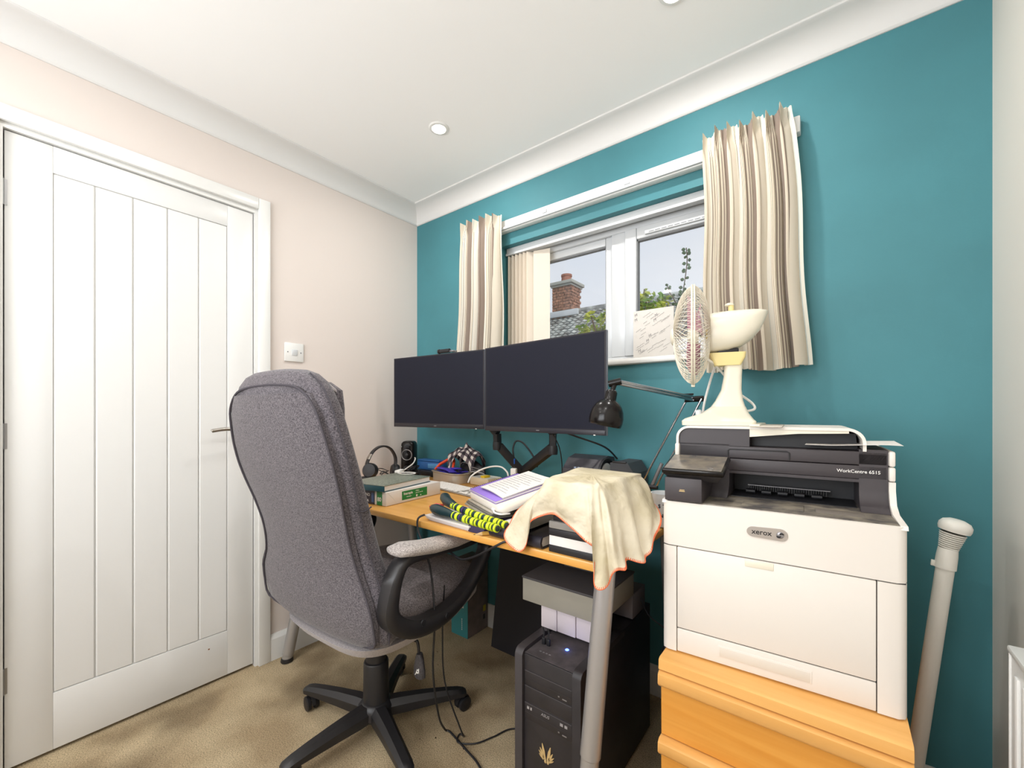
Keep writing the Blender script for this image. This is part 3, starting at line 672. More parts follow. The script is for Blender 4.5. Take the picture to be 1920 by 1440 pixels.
# control panel
pb = MB(); pb.box(.008, .090, -.006, .134, .3572, .412, .003)
pb.build('panel_pedestal', DKP, pn)
us = MB(); us.box(.042, .053, -.0072, -.0055, .3835, .385).box(.041, .0535, -.0072, -.0055, .3805, .382); us.build('usb_mark', GPRINT, pn)
PM = Matrix.Translation((.004, -.012, .432)) @ Matrix.Rotation(math.radians(13), 4, 'X')
MB().loft([[PM @ Vector((x, y, z)) for x, y in ((a, b0), (c_, b0), (c_, b1), (a, b1))] for z, a, c_, b0, b1 in ((-.030, .012, .118, .012, .10), (-.022, .010, .120, .006, .104), (-.012, .002, .128, .0, .108))]).build('panel_body', BLKS, pn, angle=20)
MB().box(-.002, .132, -.002, .112, -.012, .0, .004, M=PM).build('control_panel', BLKG, pn)
MB().box(.004, .126, .004, .106, .0002, .0009, M=PM).build('touch_glass', mat('dusty_glass', (92, 88, 84), .16, noise=(30, .2), col2=(132, 122, 106), spec=.9), pn)
q = MB(); q.tube([PM @ Vector((.103 + .006 * math.cos(a), .014 + .006 * math.sin(a), .0012)) for a in [2 * PI * k / 14 for k in range(14)]], .0005, 4, loop=True); q.build('home_button', SILV, pn)
# badge and print
bd = MB(); pl = []
for j in range(11): a = PI / 2 + PI * j / 10; pl.append((.190 + .0115 * math.cos(a), .310 + .0105 * math.sin(a)))
for j in range(11): a = -PI / 2 + PI * j / 10; pl.append((.240 + .0125 * math.cos(a), .310 + .0125 * math.sin(a)))
MX = Matrix(((1, 0, 0, 0), (0, 0, -1, 0), (0, 1, 0, 0), (0, 0, 0, 1)))
bdo = bd.prism(pl, .0004, .0028, MX).build('brand_badge', mat('badge_silver', (176, 168, 160), .35, .4), pn, angle=30)
text('xerox', .0150, Matrix.Translation((.188, -.0030, .3060)) @ Matrix.Rotation(PI / 2, 4, 'X'), INK, pn, bold=.0002)
MB().sphere((.2395, -.0022, .310), .0072, 3, (1, .35, 1)).build('badge_ball', SILV, pn)
bx = MB()
for a0 in (.3, PI + .3): bx.tube([(.2395 + .0068 * math.cos(a0 + k * .25) * (1 - k * .12), -.0052, .310 + .0068 * math.sin(a0 + k * .25) * (1 - k * .12)) for k in range(8)], [.0008, .0016, .0020, .0020, .0018, .0014, .001, .0006], 6)
bx.build('badge_mark', INK, pn)
text('WorkCentre 6515', .0096, Matrix.Translation((.340, SF - .0007, .4340)) @ Matrix.Rotation(PI / 2, 4, 'X'), WPRINT, pn, bold=.0001)
# sheet of paper lying in the feeder
def shf(u, v_):
    return Vector((1.965 + .165 * u, -.512 + .18 * v_ + .008 * u, 1.0445 + .002 + .010 * max(0, u - .3) * (1 - v_ * .3) - .004 * max(0, u - .82) * (1 - v_) * 12 * .3))
o = MB().grid(shf, 14, 6, .0004).build('loose_sheet', PAPER, origin=(1.95, -.5, 1.046)); tag(o, 'loose white paper sheet sticking out to the right under the printer feeder', 'paper')

# ------------------------------------------------------------------ desk fan on the printer
fan = thing('desk_fan', 'cream desk fan with round wire cage standing on top of the printer, facing left', 'fan', (1.77, -.42, 1.0845), math.radians(14.4))
def rect(x0, x1, y0, y1, z, r_=.012, n=5):
    o_ = []
    for cx, cy, a0 in ((x1 - r_, y1 - r_, 0), (x0 + r_, y1 - r_, PI / 2), (x0 + r_, y0 + r_, PI), (x1 - r_, y0 + r_, 1.5 * PI)):
        for j in range(n): a = a0 + j / (n - 1) * PI / 2; o_.append(Vector((cx + r_ * math.cos(a), cy + r_ * math.sin(a), z)))
    return o_
MB().loft([rect(-.093, .078, -.082, .082, .0008), rect(-.094, .079, -.083, .083, .012), rect(-.088, .074, -.078, .078, .017), rect(-.045, .066, -.052, .052, .032), rect(-.020, .060, -.036, .036, .050)]).build('fan_foot', CRM, fan, angle=35)
MB().loft([rect(-.022, .060, -.036, .036, .048), rect(-.010, .055, -.030, .030, .066), rect(.004, .052, -.023, .023, .095), rect(.010, .053, -.019, .019, .13), rect(.012, .055, -.017, .017, .165), rect(.014, .056, -.015, .015, .178, .01), rect(.022, .048, -.012, .012, .188, .008)]).build('fan_neck', CRM, fan, angle=35)
MB().lathe([(.008, 0), (.008, .008), (.0065, .011)], 14, along((-.052, -.035, .030), (-.2, -.2, 1))).build('speed_button', UPVC, fan)
MB().loft([rect(-.012, .050, -.024, .024, .160, .008), rect(-.022, .060, -.027, .027, .180, .008), rect(-.026, .062, -.027, .027, .194, .008)]).build('pivot_yoke', YEL, fan, angle=35)
MB().lathe([(.006, 0), (.006, .004), (.004, .005)], 14, along((.033, -.0165, .172), (0, -1, 0))).build('pivot_screw', SILV, fan)
MB().box(-.005, .045, -.02, .02, .190, .206, .004).build('tilt_block', BLKS, fan)
def hsec(x, zb, zt, hw, N=24):
    zc = (zb + zt) / 2; hz = (zt - zb) / 2
    return [Vector((x, hw * math.copysign(abs(math.cos(a)) ** .75, math.cos(a)), zc + hz * math.copysign(abs(math.sin(a)) ** .8, math.sin(a)))) for a in [2 * PI * k / N for k in range(N)]]
MB().loft([hsec(-.030, .215, .285, .035), hsec(-.028, .198, .300, .05), hsec(-.015, .196, .304, .055), (hsec(.02, .200, .306, .057)), hsec(.05, .209, .306, .054), hsec(.075, .226, .306, .046), hsec(.095, .250, .305, .032), hsec(.108, .280, .303, .014), hsec(.113, .294, .301, .004)]).build('motor_housing', CRM, fan, angle=50)
MB().tube([(.028, 0, .300), (.028, 0, .322)], .007, 14).build('oscillation_knob', YEL, fan)
MB().lathe([(.0045, 0), (.0115, .001), (.0115, .005), (.006, .008)], 16, Matrix.Translation((.024, 0, .321))).build('knob_cap', CRM, fan)
CXf, CZf, RF = -.066, .248, .136
cg = MB()
for s_, dep in ((-1, .050), (1, .044)):
    for fam in (1, -1):
        for k in range(64):
            a0 = 2 * PI * k / 64; pts = []
            for j in range(13):
                q = .16 + .84 * (j / 12) ** .7; rr = RF * q; aa = a0 + fam * .62 * (q - 1)
                pts.append((CXf + s_ * dep * max(0, 1 - q ** 2.4) ** .62, rr * math.cos(aa), CZf + rr * math.sin(aa)))
            cg.tube(pts, .0008, 3, cap=False)
cg.build('cage_wires', CRM, fan, kind='stuff')
rg = MB()
for dx, r_ in ((-.003, .0025), (.003, .0025)): rg.tube([(CXf + dx, RF * math.cos(a), CZf + RF * math.sin(a)) for a in [2 * PI * k / 56 for k in range(56)]], r_, 8, loop=True)
rg.build('cage_rim', CRM, fan)
ribs = MB()
for k in range(8):
    for s_, dep in ((-1, .051), (1, .045)):
        a0 = 2 * PI * k / 8 + .2
        ribs.tube([(CXf + s_ * dep * max(0, 1 - q ** 2.4) ** .62, RF * q * math.cos(a0), CZf + RF * q * math.sin(a0)) for q in [.14 + .86 * j / 9 for j in range(10)]], .0011, 5)
ribs.build('cage_ribs', CRM, fan)
MB().lathe([(.024, 0), (.024, .004), (.018, .008), (0.001, .010)], 24, along((CXf - .050, 0, CZf), (-1, 0, 0))).build('cage_badge', CRM, fan)
MB().lathe([(.014, -.005), (.020, 0), (.020, .006), (.012, .012)], 20, along((CXf + .044, 0, CZf), (-1, 0, 0))).build('rear_boss', YEL, fan)
MB().box(CXf - .005, CXf + .005, -.008, .008, CZf - RF - .007, CZf - RF + .002, .002).build('cage_clip', CRM, fan)
BLADE = mat('lilac_blade_plastic', (232, 176, 196), .2, trans=.35)
for k in range(3):
    a0 = 2 * PI * k / 3 + .5
    def bf(u, v_):
        r_ = .022 + .090 * v_; wd = .55 + .35 * math.sin(v_ * PI * .8); aa = a0 + (u - .5) * wd * 1.6
        return Vector((CXf + .002 + (u - .5) * .034, r_ * math.cos(aa), CZf + r_ * math.sin(aa)))
    MB().grid(bf, 8, 8, .0012).build('fan_blade', BLADE, fan)
MB().lathe([(.024, 0), (.024, .022), (.018, .028)], 24, along((CXf + .014, 0, CZf), (-1, 0, 0))).build('blade_hub', CRM, fan)
MB().tube([(CXf + .018, 0, CZf), (-.03, 0, CZf)], .006, 10).build('motor_shaft', BLKS, fan)
fc = MB(); fc.tube([(1.733, -.468, 1.392), (1.742, -.492, 1.36), (1.748, -.492, 1.30), (1.748, -.480, 1.265), (1.760, -.43, 1.25), (1.775, -.37, 1.22)], .0033, 8, sm=6)
o = fc.build('fan_cord', WHITEC, origin=(1.75, -.45, 1.3)); tag(o, 'white cord looped over the fan motor housing and down to its neck', 'cord')
fc = MB(); fc.tube([(1.74, -.30, 1.27), (1.715, -.27, 1.22), (1.688, -.25, 1.12), (1.674, -.14, 1.06), (1.66, -.05, .95)], .0036, 8, sm=6)
o = fc.build('fan_cord', WHITEC, origin=(1.70, -.2, 1.15)); tag(o, 'white cord hanging down beside the black lamp joint, left of the fan neck', 'cord')
fc = MB(); fc.tube([(1.787, -.34, 1.19), (1.80, -.30, 1.172), (1.83, -.29, 1.145), (1.838, -.31, 1.128), (1.815, -.345, 1.122), (1.79, -.35, 1.128)], .0034, 8, sm=6)
o = fc.build('fan_cord', WHITEC, origin=(1.82, -.33, 1.14)); tag(o, 'small loop of white cord behind the neck of the fan', 'cord')

# ------------------------------------------------------------------ black desk lamp
lp = thing('desk_lamp', 'black shaded desk lamp on a long jointed arm between the monitors and the printer', 'lamp', (1.47, -.12, DZT))
BA, EL, HJ = Vector((1.466, -.12, .842)), Vector((1.632, -.13, 1.166)), Vector((1.490, -.46, 1.212))
MB().lathe([(.034, .0005), (.036, .01), (.028, .022), (.012, .026), (.012, .07)], 24, Matrix.Translation((1.466, -.12, DZT))).build('lamp_base', BLKS, lp, world=True)
dv = Vector((.032, .0, 0))
for s_ in (-1, 1): MB().tube([BA + dv * s_ * .9, EL + dv * s_ * .75], .0042, 10).build('lower_rod', CHROME, lp, world=True)
MB().tube([BA + Vector((.012, .004, .0)), BA + Vector((.05, .004, .09))], .007, 10).build('spring', SILV, lp, world=True)
MB().tube([BA - dv * 1.1, BA + dv * 1.1], .008, 10).build('base_joint', BLKS, lp, world=True)
up_ = (HJ - EL).normalized(); sdv = Vector((0, 0, .0058))
for s_ in (-1, 1): MB().tube([EL + sdv * s_ * .8, HJ + sdv * s_ * .6], .0052, 10).build('upper_rod', CHROME, lp, world=True)
MB().tube([EL - Vector((.03, .01, .002)), EL + Vector((.028, .01, 0))], .0105, 16).build('elbow_joint', BLKG, lp, world=True)
MB().tube([EL - Vector((.055, .06, -.012)), EL + Vector((-.004, 0, .016))], .0035, 8).build('elbow_spring', BLKS, lp, world=True)
MB().tube([HJ - Vector((.022, .006, .006)), HJ + Vector((.014, .004, .002))], .0105, 16).build('head_joint', BLKG, lp, world=True)
top = Vector((1.478, -.468, 1.178)); ax_ = Vector((-.20, -.06, -1)).normalized(); M = along(top, ax_)
MB().tube([HJ - Vector((.004, 0, .004)), top - ax_ * .002], .0075, 10).build('head_stem', BLKG, lp, world=True)
sh = [(.0165, -.004), (.0175, 0), (.0180, .020), (.0200, .0225), (.030, .028), (.040, .039), (.0475, .054), (.0515, .072), (.0515, .088), (.0490, .100), (.0480, .1005), (.0500, .088), (.0495, .073), (.045, .055), (.038, .042), (.028, .031), (.0165, .026)]
MB().lathe(sh, 40, M, cap=False).build('lamp_shade', BLKG, lp, world=True, angle=60)
cp = MB().lathe([(.0165, -.004), (.013, -.0085), (.001, -.0095)], 28, M).build('shade_cap', BLKG, lp, world=True)
vt = MB()
for k in range(6): a = 2 * PI * k / 6; vt.tube([M @ Vector((.006 * math.cos(a), .006 * math.sin(a), -.0094)), M @ Vector((.012 * math.cos(a), .012 * math.sin(a), -.0086))], .0016, 5)
vt.build('vent_slots', SILV, lp, world=True)
MB().lathe([(.010, .03), (.013, .04), (.022, .058), (.023, .068), (.014, .082), (.002, .086)], 20, M).build('bulb', mat('frosted_bulb', (220, 214, 200), .3), lp, world=True)

# ------------------------------------------------------------------ things at the left of the desk
BZ = DZT + .0008
# paper ream
ra = math.atan2(.236, .03)        # long side direction
rm = thing('paper_ream', 'white wrapped ream of paper with green labels lying on the desk, under the dark book', 'paper ream', (.690, -.716, BZ), math.radians(95))
# local x runs along the long side, y to the left
MB().box(0, .297, 0, .212, 0, .0530, .003).build('wrapper', PAPER, rm)
GRN = mat('label_green', (30, 128, 62), .5); NAV = mat('label_dark', (44, 38, 52), .5)
MB().box(.078, .215, -.0006, .001, .010, .044).build('side_label', GRN, rm)
tx = lambda x, z: Matrix.Translation((x, -.0008, z)) @ Matrix.Rotation(PI / 2, 4, 'X')
text('Inacopia', .0145, tx(.086, .029), WPRINT, rm, bold=.0002); text('copy paper', .006, tx(.100, .019), WPRINT, rm)
text('Office', .008, tx(.150, .034), WPRINT, rm); text('paper for every day', .005, tx(.150, .027), WPRINT, rm)
MB().box(.152, .160, -.0012, -.0005, .013, .021).build('print_block', WPRINT, rm); MB().box(.176, .180, -.0012, -.0005, .014, .018).build('print_block', WPRINT, rm)
ex = lambda y, z: Matrix(((0, 0, -1, -.0008), (-1, 0, 0, y), (0, 1, 0, z), (0, 0, 0, 1)))
MB().box(-.0006, .001, .022, .052, .001, .052).build('end_label', GRN, rm); text('80', .022, ex(.048, .016), WPRINT, rm, bold=.0004)
MB().box(-.0006, .001, .064, .212, .001, .052).build('end_print', NAV, rm)
text('UNO', .016, ex(.128, .030), WPRINT, rm, bold=.0003); text('COPIA', .014, ex(.140, .008), WPRINT, rm, bold=.0003)
MB().box(-.0012, -.0005, .068, .082, .008, .044).build('print_block', mat('label_blue', (60, 90, 140), .5), rm)
fl = MB().loft([[Vector((x, y, z)) for x, z in ((.006, .050), (.055, .003), (.0565, .004), (.0075, .052))] for y in (-.0008, .0005)]).build('fold_edge', GLOSSW, rm, smooth=False)
# dark book
bk_ = thing('book', 'thick dark green book with silver scribbled cover on the paper ream', 'book', (.690, -.722, BZ + .0545), math.radians(100))
CV = mat('book_cover', (66, 84, 76), .35)
def cover_nodes():
    t = CV.node_tree; b = t.nodes['Principled BSDF']; co = t.nodes['Texture Coordinate']
    vo = t.nodes.new('ShaderNodeTexVoronoi'); vo.feature = 'DISTANCE_TO_EDGE'; vo.inputs['Scale'].default_value = 26
    n = t.nodes.new('ShaderNodeTexNoise'); n.inputs['Scale'].default_value = 22; n.inputs['Detail'].default_value = 6
    mx = t.nodes.new('ShaderNodeMixRGB'); mx.inputs[0].default_value = .3; t.links.new(co.outputs['Object'], mx.inputs[1]); t.links.new(n.outputs['Color'], mx.inputs[2])
    t.links.new(mx.outputs[0], vo.inputs['Vector'])
    r = t.nodes.new('ShaderNodeValToRGB'); r.color_ramp.elements[0].position = .03; r.color_ramp.elements[1].position = .10
    r.color_ramp.elements[0].color = rgb(190, 194, 176); r.color_ramp.elements[1].color = rgb(52, 68, 60)
    t.links.new(vo.outputs['Distance'], r.inputs['Fac']); t.links.new(r.outputs['Color'], b.inputs['Base Color'])
cover_nodes(); TEALB = mat('book_spine', (46, 92, 104), .4)
MB().box(.0, .272, .004, .208, .0205, .0235, .001).build('front_cover', CV, bk_)
MB().box(.0, .272, .004, .208, .0, .0025, .001).build('back_cover', TEALB, bk_)
MB().box(.004, .268, .006, .200, .0025, .0205).build('pages', PAPER, bk_)
MB().box(.0, .004, .004, .208, .0022, .0208, .001).build('spine', TEALB, bk_)
# headphones
hp = thing('headphones', 'black over-ear headphones lying at the left end of the desk, band upright', 'headphones', (.15, -.37, BZ))
MB().strap([(.15, -.448, .845), (.15, -.438, .875), (.15, -.412, .915), (.15, -.375, .938), (.15, -.335, .940), (.15, -.300, .922), (.15, -.275, .885), (.15, -.270, .850), (.15, -.278, .825)], .024, .009, sm=6).build('headband', BLK, hp, world=True)
MB().strap([(.15, -.437, .880), (.15, -.421, .905)], .0245, .0105, sm=1).build('slider', STEEL, hp, world=True)
for (cx, cy, cz), dr, nm in (((.165, -.437, .826), (.5, -.75, .15), 0), ((.150, -.268, .802), (.4, .8, -.1), 1)):
    M = along((cx, cy, cz), dr)
    MB().lathe([(.01, -.018), (.030, -.017), (.037, -.006), (.038, .004), (.032, .014), (.012, .017)], 28, M).build('ear_cup', BLKS, hp, world=True)
    MB().lathe([(.018, -.020), (.030, -.026), (.037, -.018), (.036, -.010)], 28, M).build('ear_pad', BLK, hp, world=True)
MB().box(.125, .180, -.475, -.405, BZ, BZ + .030, .006).build('speaker_stand_in', BLKS, None, origin=(.15, -.44, BZ))
o = bpy.context.scene.objects['speaker_stand_in']; o.name = 'glasses_case'; tag(o, 'black case lying under the left cup of the headphones', 'case')
# crumpled tissue, cable nest
def blob(name, lab, c_, m, cen, R, amp, seed, fold=5, sc=(1, 1, .6)):
    rnd = random.Random(seed); b = MB(); b.sphere((0, 0, 0), 1, 4)
    ph = [(Vector((rnd.uniform(-1, 1), rnd.uniform(-1, 1), rnd.uniform(-1, 1))).normalized() * rnd.uniform(2, fold), rnd.uniform(0, 6)) for _ in range(9)]
    for v in b.b.verts:
        n = v.co.normalized(); d_ = sum(abs(math.sin(n.dot(a) + p)) for a, p in ph) / 9 - .6
        r_ = R * (1 + amp * d_); v.co = Vector((n.x * sc[0] * r_, n.y * sc[1] * r_, max(-.4 * R * sc[2], n.z * sc[2] * r_)))
    mz = min(v.co.z for v in b.b.verts)
    for v in b.b.verts: v.co += Vector(cen) - Vector((0, 0, mz))
    o = b.build(name, m, origin=cen, angle=30); tag(o, lab, c_); return o
blob('tissue', 'crumpled white tissue between the headphones and the dark cable bundle', 'tissue', mat('tissue_white', (226, 224, 214), .9), (.215, -.345, BZ), .040, 1.0, 3, 9)
def nest(name, lab, c_, m, cen, R, n, r_, seed, zsc=.5, turns=40):
    rnd = random.Random(seed); pts = []
    for k in range(turns):
        a = k * 2.2 + rnd.uniform(-.5, .5); rr = R * rnd.uniform(.45, 1); pts.append((cen[0] + rr * math.cos(a), cen[1] + rr * math.sin(a), cen[2] + r_ + abs(rnd.uniform(0, R * zsc)) + .001))
    o = MB().tube(pts, r_, 6, sm=5).build(name, m, origin=cen); tag(o, lab, c_); return o
nest('cable_bundle', 'tangled heap of thin black cables in front of the small black speaker', 'cables', BLKS, (.262, -.262, BZ), .058, 40, .0032, 8, 1.15, 54)
nest('cable_loop', 'thin black cable looped over the crumpled white tissue', 'cable', BLK, (.200, -.385, BZ + .03), .036, 10, .0022, 5, .9, 9)
cc = MB().tube([(.300, -.262, .884), (.318, -.275, .878), (.352, -.318, .862), (.405, -.400, .851), (.435, -.44, .8485)], .0030, 8, sm=6).build('charger_cable', WHITEC, origin=(.35, -.32, .86)); tag(cc, 'thick white cable end arching over the dark cable bundle', 'cable')
pw = thing('adapter_plug', 'small white adapter plug lying on the dark green book', 'adapter', (.45, -.47, .848))
MB().box(-.012, .012, -.034, .022, -.003, .010, .004, M=Matrix.Rotation(.5, 4, 'Z')).build('plug_body', WHITEC, pw)
MB().box(-.007, .007, .022, .034, 0, .007, .001, M=Matrix.Rotation(.5, 4, 'Z')).build('plug_tip', SILV, pw)
wc2 = MB().tube([(.47, -.50, .851), (.52, -.47, .8515), (.56, -.47, .852), (.57, -.50, .852), (.53, -.525, .8518), (.49, -.51, .852), (.54, -.478, .8535), (.575, -.485, .854)], .0018, 6, sm=6).build('charging_lead', WHITEC, origin=(.52, -.49, .852)); tag(wc2, 'thin white cord coiled on the back right corner of the dark green book', 'cord')
# small speaker
sp = thing('small_speaker', 'small black upright desktop speaker with silver ring in the corner', 'speaker', (.082, -.125, BZ), math.radians(34))
MB().loft([sup(0, 0, .040, .045, 4, z, 28) for z in (0, .16)] + [sup(0, 0, .038, .043, 4, .176, 28), sup(0, 0, .030, .036, 3.5, .186, 28), sup(0, 0, .018, .024, 3, .189, 28)]).build('speaker_body', BLKG, sp, angle=40)
fy = -.0452; Mx = along((0, fy, .112), (0, -1, 0))
MB().tube([Mx @ Vector((.029 * math.cos(a), .029 * math.sin(a), 0)) for a in [2 * PI * k / 40 for k in range(40)]], .0024, 8, loop=True).build('silver_ring', SILV, sp)
MB().lathe([(.028, .001), (.020, -.004), (.010, -.004), (.008, .001), (.001, .003)], 30, Mx, cap=False).build('cone', mat('cone_grey', (66, 66, 68), .4), sp)
MB().lathe([(.012, .0), (.012, .002), (.008, .003)], 24, along((0, -.044, .160), (0, -1, 0))).build('tweeter', BLKS, sp)
MB().lathe([(.005, 0), (.005, .005), (.003, .006)], 14, along((-.032, -.040, .158), (-.3, -1, 0))).build('volume_knob', SILV, sp)
# dark tray and blue box
MB_ = MB().box(.15, .330, -.135, -.030, BZ, BZ + .030, .006).build('dark_case', BLKS, origin=(.25, -.08, BZ)); tag(MB_, 'flat black case under the blue plastic box behind the tin', 'case')
bb = thing('blue_box', 'blue plastic box against the teal wall, right of the small speaker', 'box', (.220, -.078, BZ + .0312), math.radians(4))
BLU = mat('blue_plastic', (44, 96, 156), .4); BLU2 = mat('blue_plastic_light', (86, 146, 196), .35)
MB().box(-.085, .085, -.028, .030, .0, .046, .004).build('box_body', BLU, bb)
MB().box(-.082, .084, -.030, .028, .0465, .056, .004).build('box_lid', BLU, bb)
MB().box(.000, .086, -.0315, -.028, .010, .036, .002).build('clasp', BLU2, bb)
# tin with contents
tn = thing('metal_tin', 'shallow silver rounded tin full of purple sachets behind the keyboard', 'tin', (.452, -.148, BZ), math.radians(-8))
TIN = mat('tin_metal', (206, 198, 184), .35, .5)
q = MB(); 
q.loft([rect(-.112, .112, -.054, .054, 0, .035, 7), rect(-.113, .113, -.055, .055, .040, .036, 7), rect(-.116, .116, -.058, .058, .043, .037, 7), rect(-.116, .116, -.058, .058, .0455, .037, 7), rect(-.111, .111, -.053, .053, .0455, .034, 7), rect(-.110, .110, -.052, .052, .004, .034, 7)], cap=True)
q.build('tin_body', TIN, tn, angle=40)
MB().tube([v for v in rect(-.118, .118, -.060, .060, .0475, .038, 7)], .0022, 6, loop=True).build('rim', TIN, tn)
PUR = mat('purple_foil', (84, 72, 206), .3, .1, bump=(60, .6, .003)); rd = random.Random(12)
for k in range(14):
    x = rd.uniform(-.065, .06); y = rd.uniform(-.028, .028); a = rd.uniform(-.45, .45)
    MB().box(-.045, .045, -.018, .018, 0, .005, .002, M=Matrix.Translation((x, y, .038 + .0019 * k)) @ Matrix.Rotation(a, 4, 'Z') @ Matrix.Rotation(rd.uniform(-.12, .12), 4, 'Y')).build('sachet', PUR if k % 4 else mat('foil_dark', (50, 52, 74), .3, .4), tn)
# pliers
pl_ = thing('pliers', 'pliers with orange handles leaning on the black object by the checked cloth', 'pliers', (.37, -.105, .83))
ORG = mat('orange_grip', (226, 74, 30), .4)
PL = [Vector((.405, -.09, .872)), Vector((.405, -.085, .895))]
for pts in ([(.330, -.150, .815), (.352, -.135, .842), (.385, -.110, .866), (.404, -.092, .872)], [(.440, -.130, .822), (.436, -.118, .845), (.422, -.102, .864), (.408, -.092, .874)]):
    MB().tube(pts, [.006, .008, .0075, .005], 10).build('grip', ORG, pl_, world=True)
MB().tube([(.404, -.093, .870), (.407, -.082, .905)], [.009, .004], 8).build('jaws', SILV, pl_, world=True)
# black dome (bag) and checked cloth
dm = blob('black_bag', 'soft black bag behind the tin, under the checked cloth', 'bag', BLK, (.515, -.060, BZ), .074, .25, 22, 4, (1.2, .50, .98))
CHK = bpy.data.materials.new('gingham_cotton'); CHK.use_nodes = True; t = CHK.node_tree; b = t.nodes['Principled BSDF']; b.inputs['Roughness'].default_value = .9
uvn = t.nodes.new('ShaderNodeUVMap'); ck = [];
sx = t.nodes.new('ShaderNodeSeparateXYZ'); t.links.new(uvn.outputs[0], sx.inputs[0]); hs = []
for i in range(2):
    m1 = t.nodes.new('ShaderNodeMath'); m1.operation = 'MULTIPLY'; m1.inputs[1].default_value = 6; t.links.new(sx.outputs[i], m1.inputs[0])
    m2 = t.nodes.new('ShaderNodeMath'); m2.operation = 'FRACT'; t.links.new(m1.outputs[0], m2.inputs[0])
    m3 = t.nodes.new('ShaderNodeMath'); m3.operation = 'GREATER_THAN'; m3.inputs[1].default_value = .5; t.links.new(m2.outputs[0], m3.inputs[0]); hs.append(m3)
ad = t.nodes.new('ShaderNodeMath'); ad.operation = 'ADD'; t.links.new(hs[0].outputs[0], ad.inputs[0]); t.links.new(hs[1].outputs[0], ad.inputs[1])
dvn = t.nodes.new('ShaderNodeMath'); dvn.operation = 'DIVIDE'; dvn.inputs[1].default_value = 2.0; t.links.new(ad.outputs[0], dvn.inputs[0])
r = t.nodes.new('ShaderNodeValToRGB'); r.color_ramp.interpolation = 'CONSTANT'; r.color_ramp.elements[0].color = rgb(222, 214, 206); r.color_ramp.elements[1].position = .4; r.color_ramp.elements[1].color = rgb(96, 84, 90)
e_ = r.color_ramp.elements.new(.9); e_.color = rgb(34, 30, 38)
t.links.new(dvn.outputs[0], r.inputs['Fac']); t.links.new(r.outputs['Color'], b.inputs['Base Color'])
def gf(u, v_):
    x = (u - .5) * 2; y = (v_ - .5) * 2; rr = math.sqrt(x * x + y * y); a = math.atan2(y, x)
    z = .115 * math.sqrt(max(0, 1 - min(1, .62 * rr * rr))) + .010 * math.sin(5 * a + 3 * rr) * rr + .005 * math.sin(9 * x + 4 * y) + .030 * math.exp(-((x - .05) ** 2 + (y + .1) ** 2) / .012)
    k = .098 * (1 + .12 * math.sin(4 * a + 1) * rr)
    return Vector((.490 + x * k * 1.05, -.078 + y * k * .60, .846 + z * .82 - .014 * rr))
o = MB().grid(gf, 30, 30).build('checked_cloth', CHK, origin=(.498, -.098, .86), recalc=False, angle=70); tag(o, 'crumpled black and white checked cloth bundled on the black bag', 'cloth')
gl_ = thing('spectacles', 'thin framed spectacles with grey temples resting behind the tin', 'glasses', (.585, -.125, .835))
MB().tube([(.52, -.158, .838), (.535, -.163, .862), (.560, -.167, .870), (.590, -.167, .862), (.603, -.165, .845)], .0013, 6, sm=4).build('rim', SILV, gl_, world=True)
for dz in (0, .012): MB().tube([(.600, -.165, .848 - dz), (.612, -.150, .846 - dz), (.650, -.120, .828 - dz)], .0022, 6, sm=4).build('temple', SILV, gl_, world=True)
MB().tube([(.598, -.168, .820), (.612, -.170, .828), (.63, -.155, .826), (.66, -.13, .818)], .0028, 6, sm=4).build('nose_frame', SILV, gl_, world=True)
# tape / clear box
tb = thing('plastic_box', 'small translucent cream box with yellow slip, right of the tin', 'box', (.655, -.130, BZ), math.radians(-6))
MB().box(-.055, .075, -.040, .055, 0, .036, .004).build('box_body', mat('clear_cream', (226, 210, 180), .3), tb)
MB().box(-.050, .070, -.036, .050, .0362, .038, .001).build('box_lid', mat('lid_white', (230, 226, 216), .4), tb)
MB().box(.018, .044, -.036, .005, .0382, .048, .002).build('yellow_slip', mat('yellow_sticker', (236, 200, 40), .5), tb)
# keyboard
kb = thing('keyboard', 'thin white computer keyboard on the desk in front of the tin', 'keyboard', (.667, -.315, BZ), math.radians(-9))
MB().box(-.215, .215, -.060, .060, 0, .007, .003).build('keyboard_base', mat('aluminium_white', (160, 155, 148), .4, .2), kb)
KEY = mat('white_key', (240, 236, 230), .4); km = {}
def key(x, y, w_, h_=.0158):
    kk = (round(w_, 4), round(h_, 4))
    if kk not in km:
        k0 = MB().box(-w_ / 2, w_ / 2, -h_ / 2, h_ / 2, 0, .0032, .0012, seg=1).build('key', KEY, kb); km[kk] = k0.data
    else: k0 = bpy.data.objects.new('key', km[kk]); COL.objects.link(k0); k0.parent = kb
    k0.location = (x, y, .0068)
for row in range(6):
    y = .046 - row * .0185
    if row < 5:
        for c in range(14): key(-.200 + c * .0192 + (row % 2) * .002, y, .0168 if c < 13 else .0168)
    else:
        for x, w_ in ((-.198, .02), (-.174, .02), (-.150, .022), (-.083, .10), (-.012, .022), (.014, .02), (.045, .022)): key(x, y, w_)
    for c in range(3): 
        if row in (0, 1, 2) or (row == 5) or (row == 4 and c == 1): key(.083 + c * .0185, y, .0160)
    for c in range(4): key(.146 + c * .0185, y, .0160)
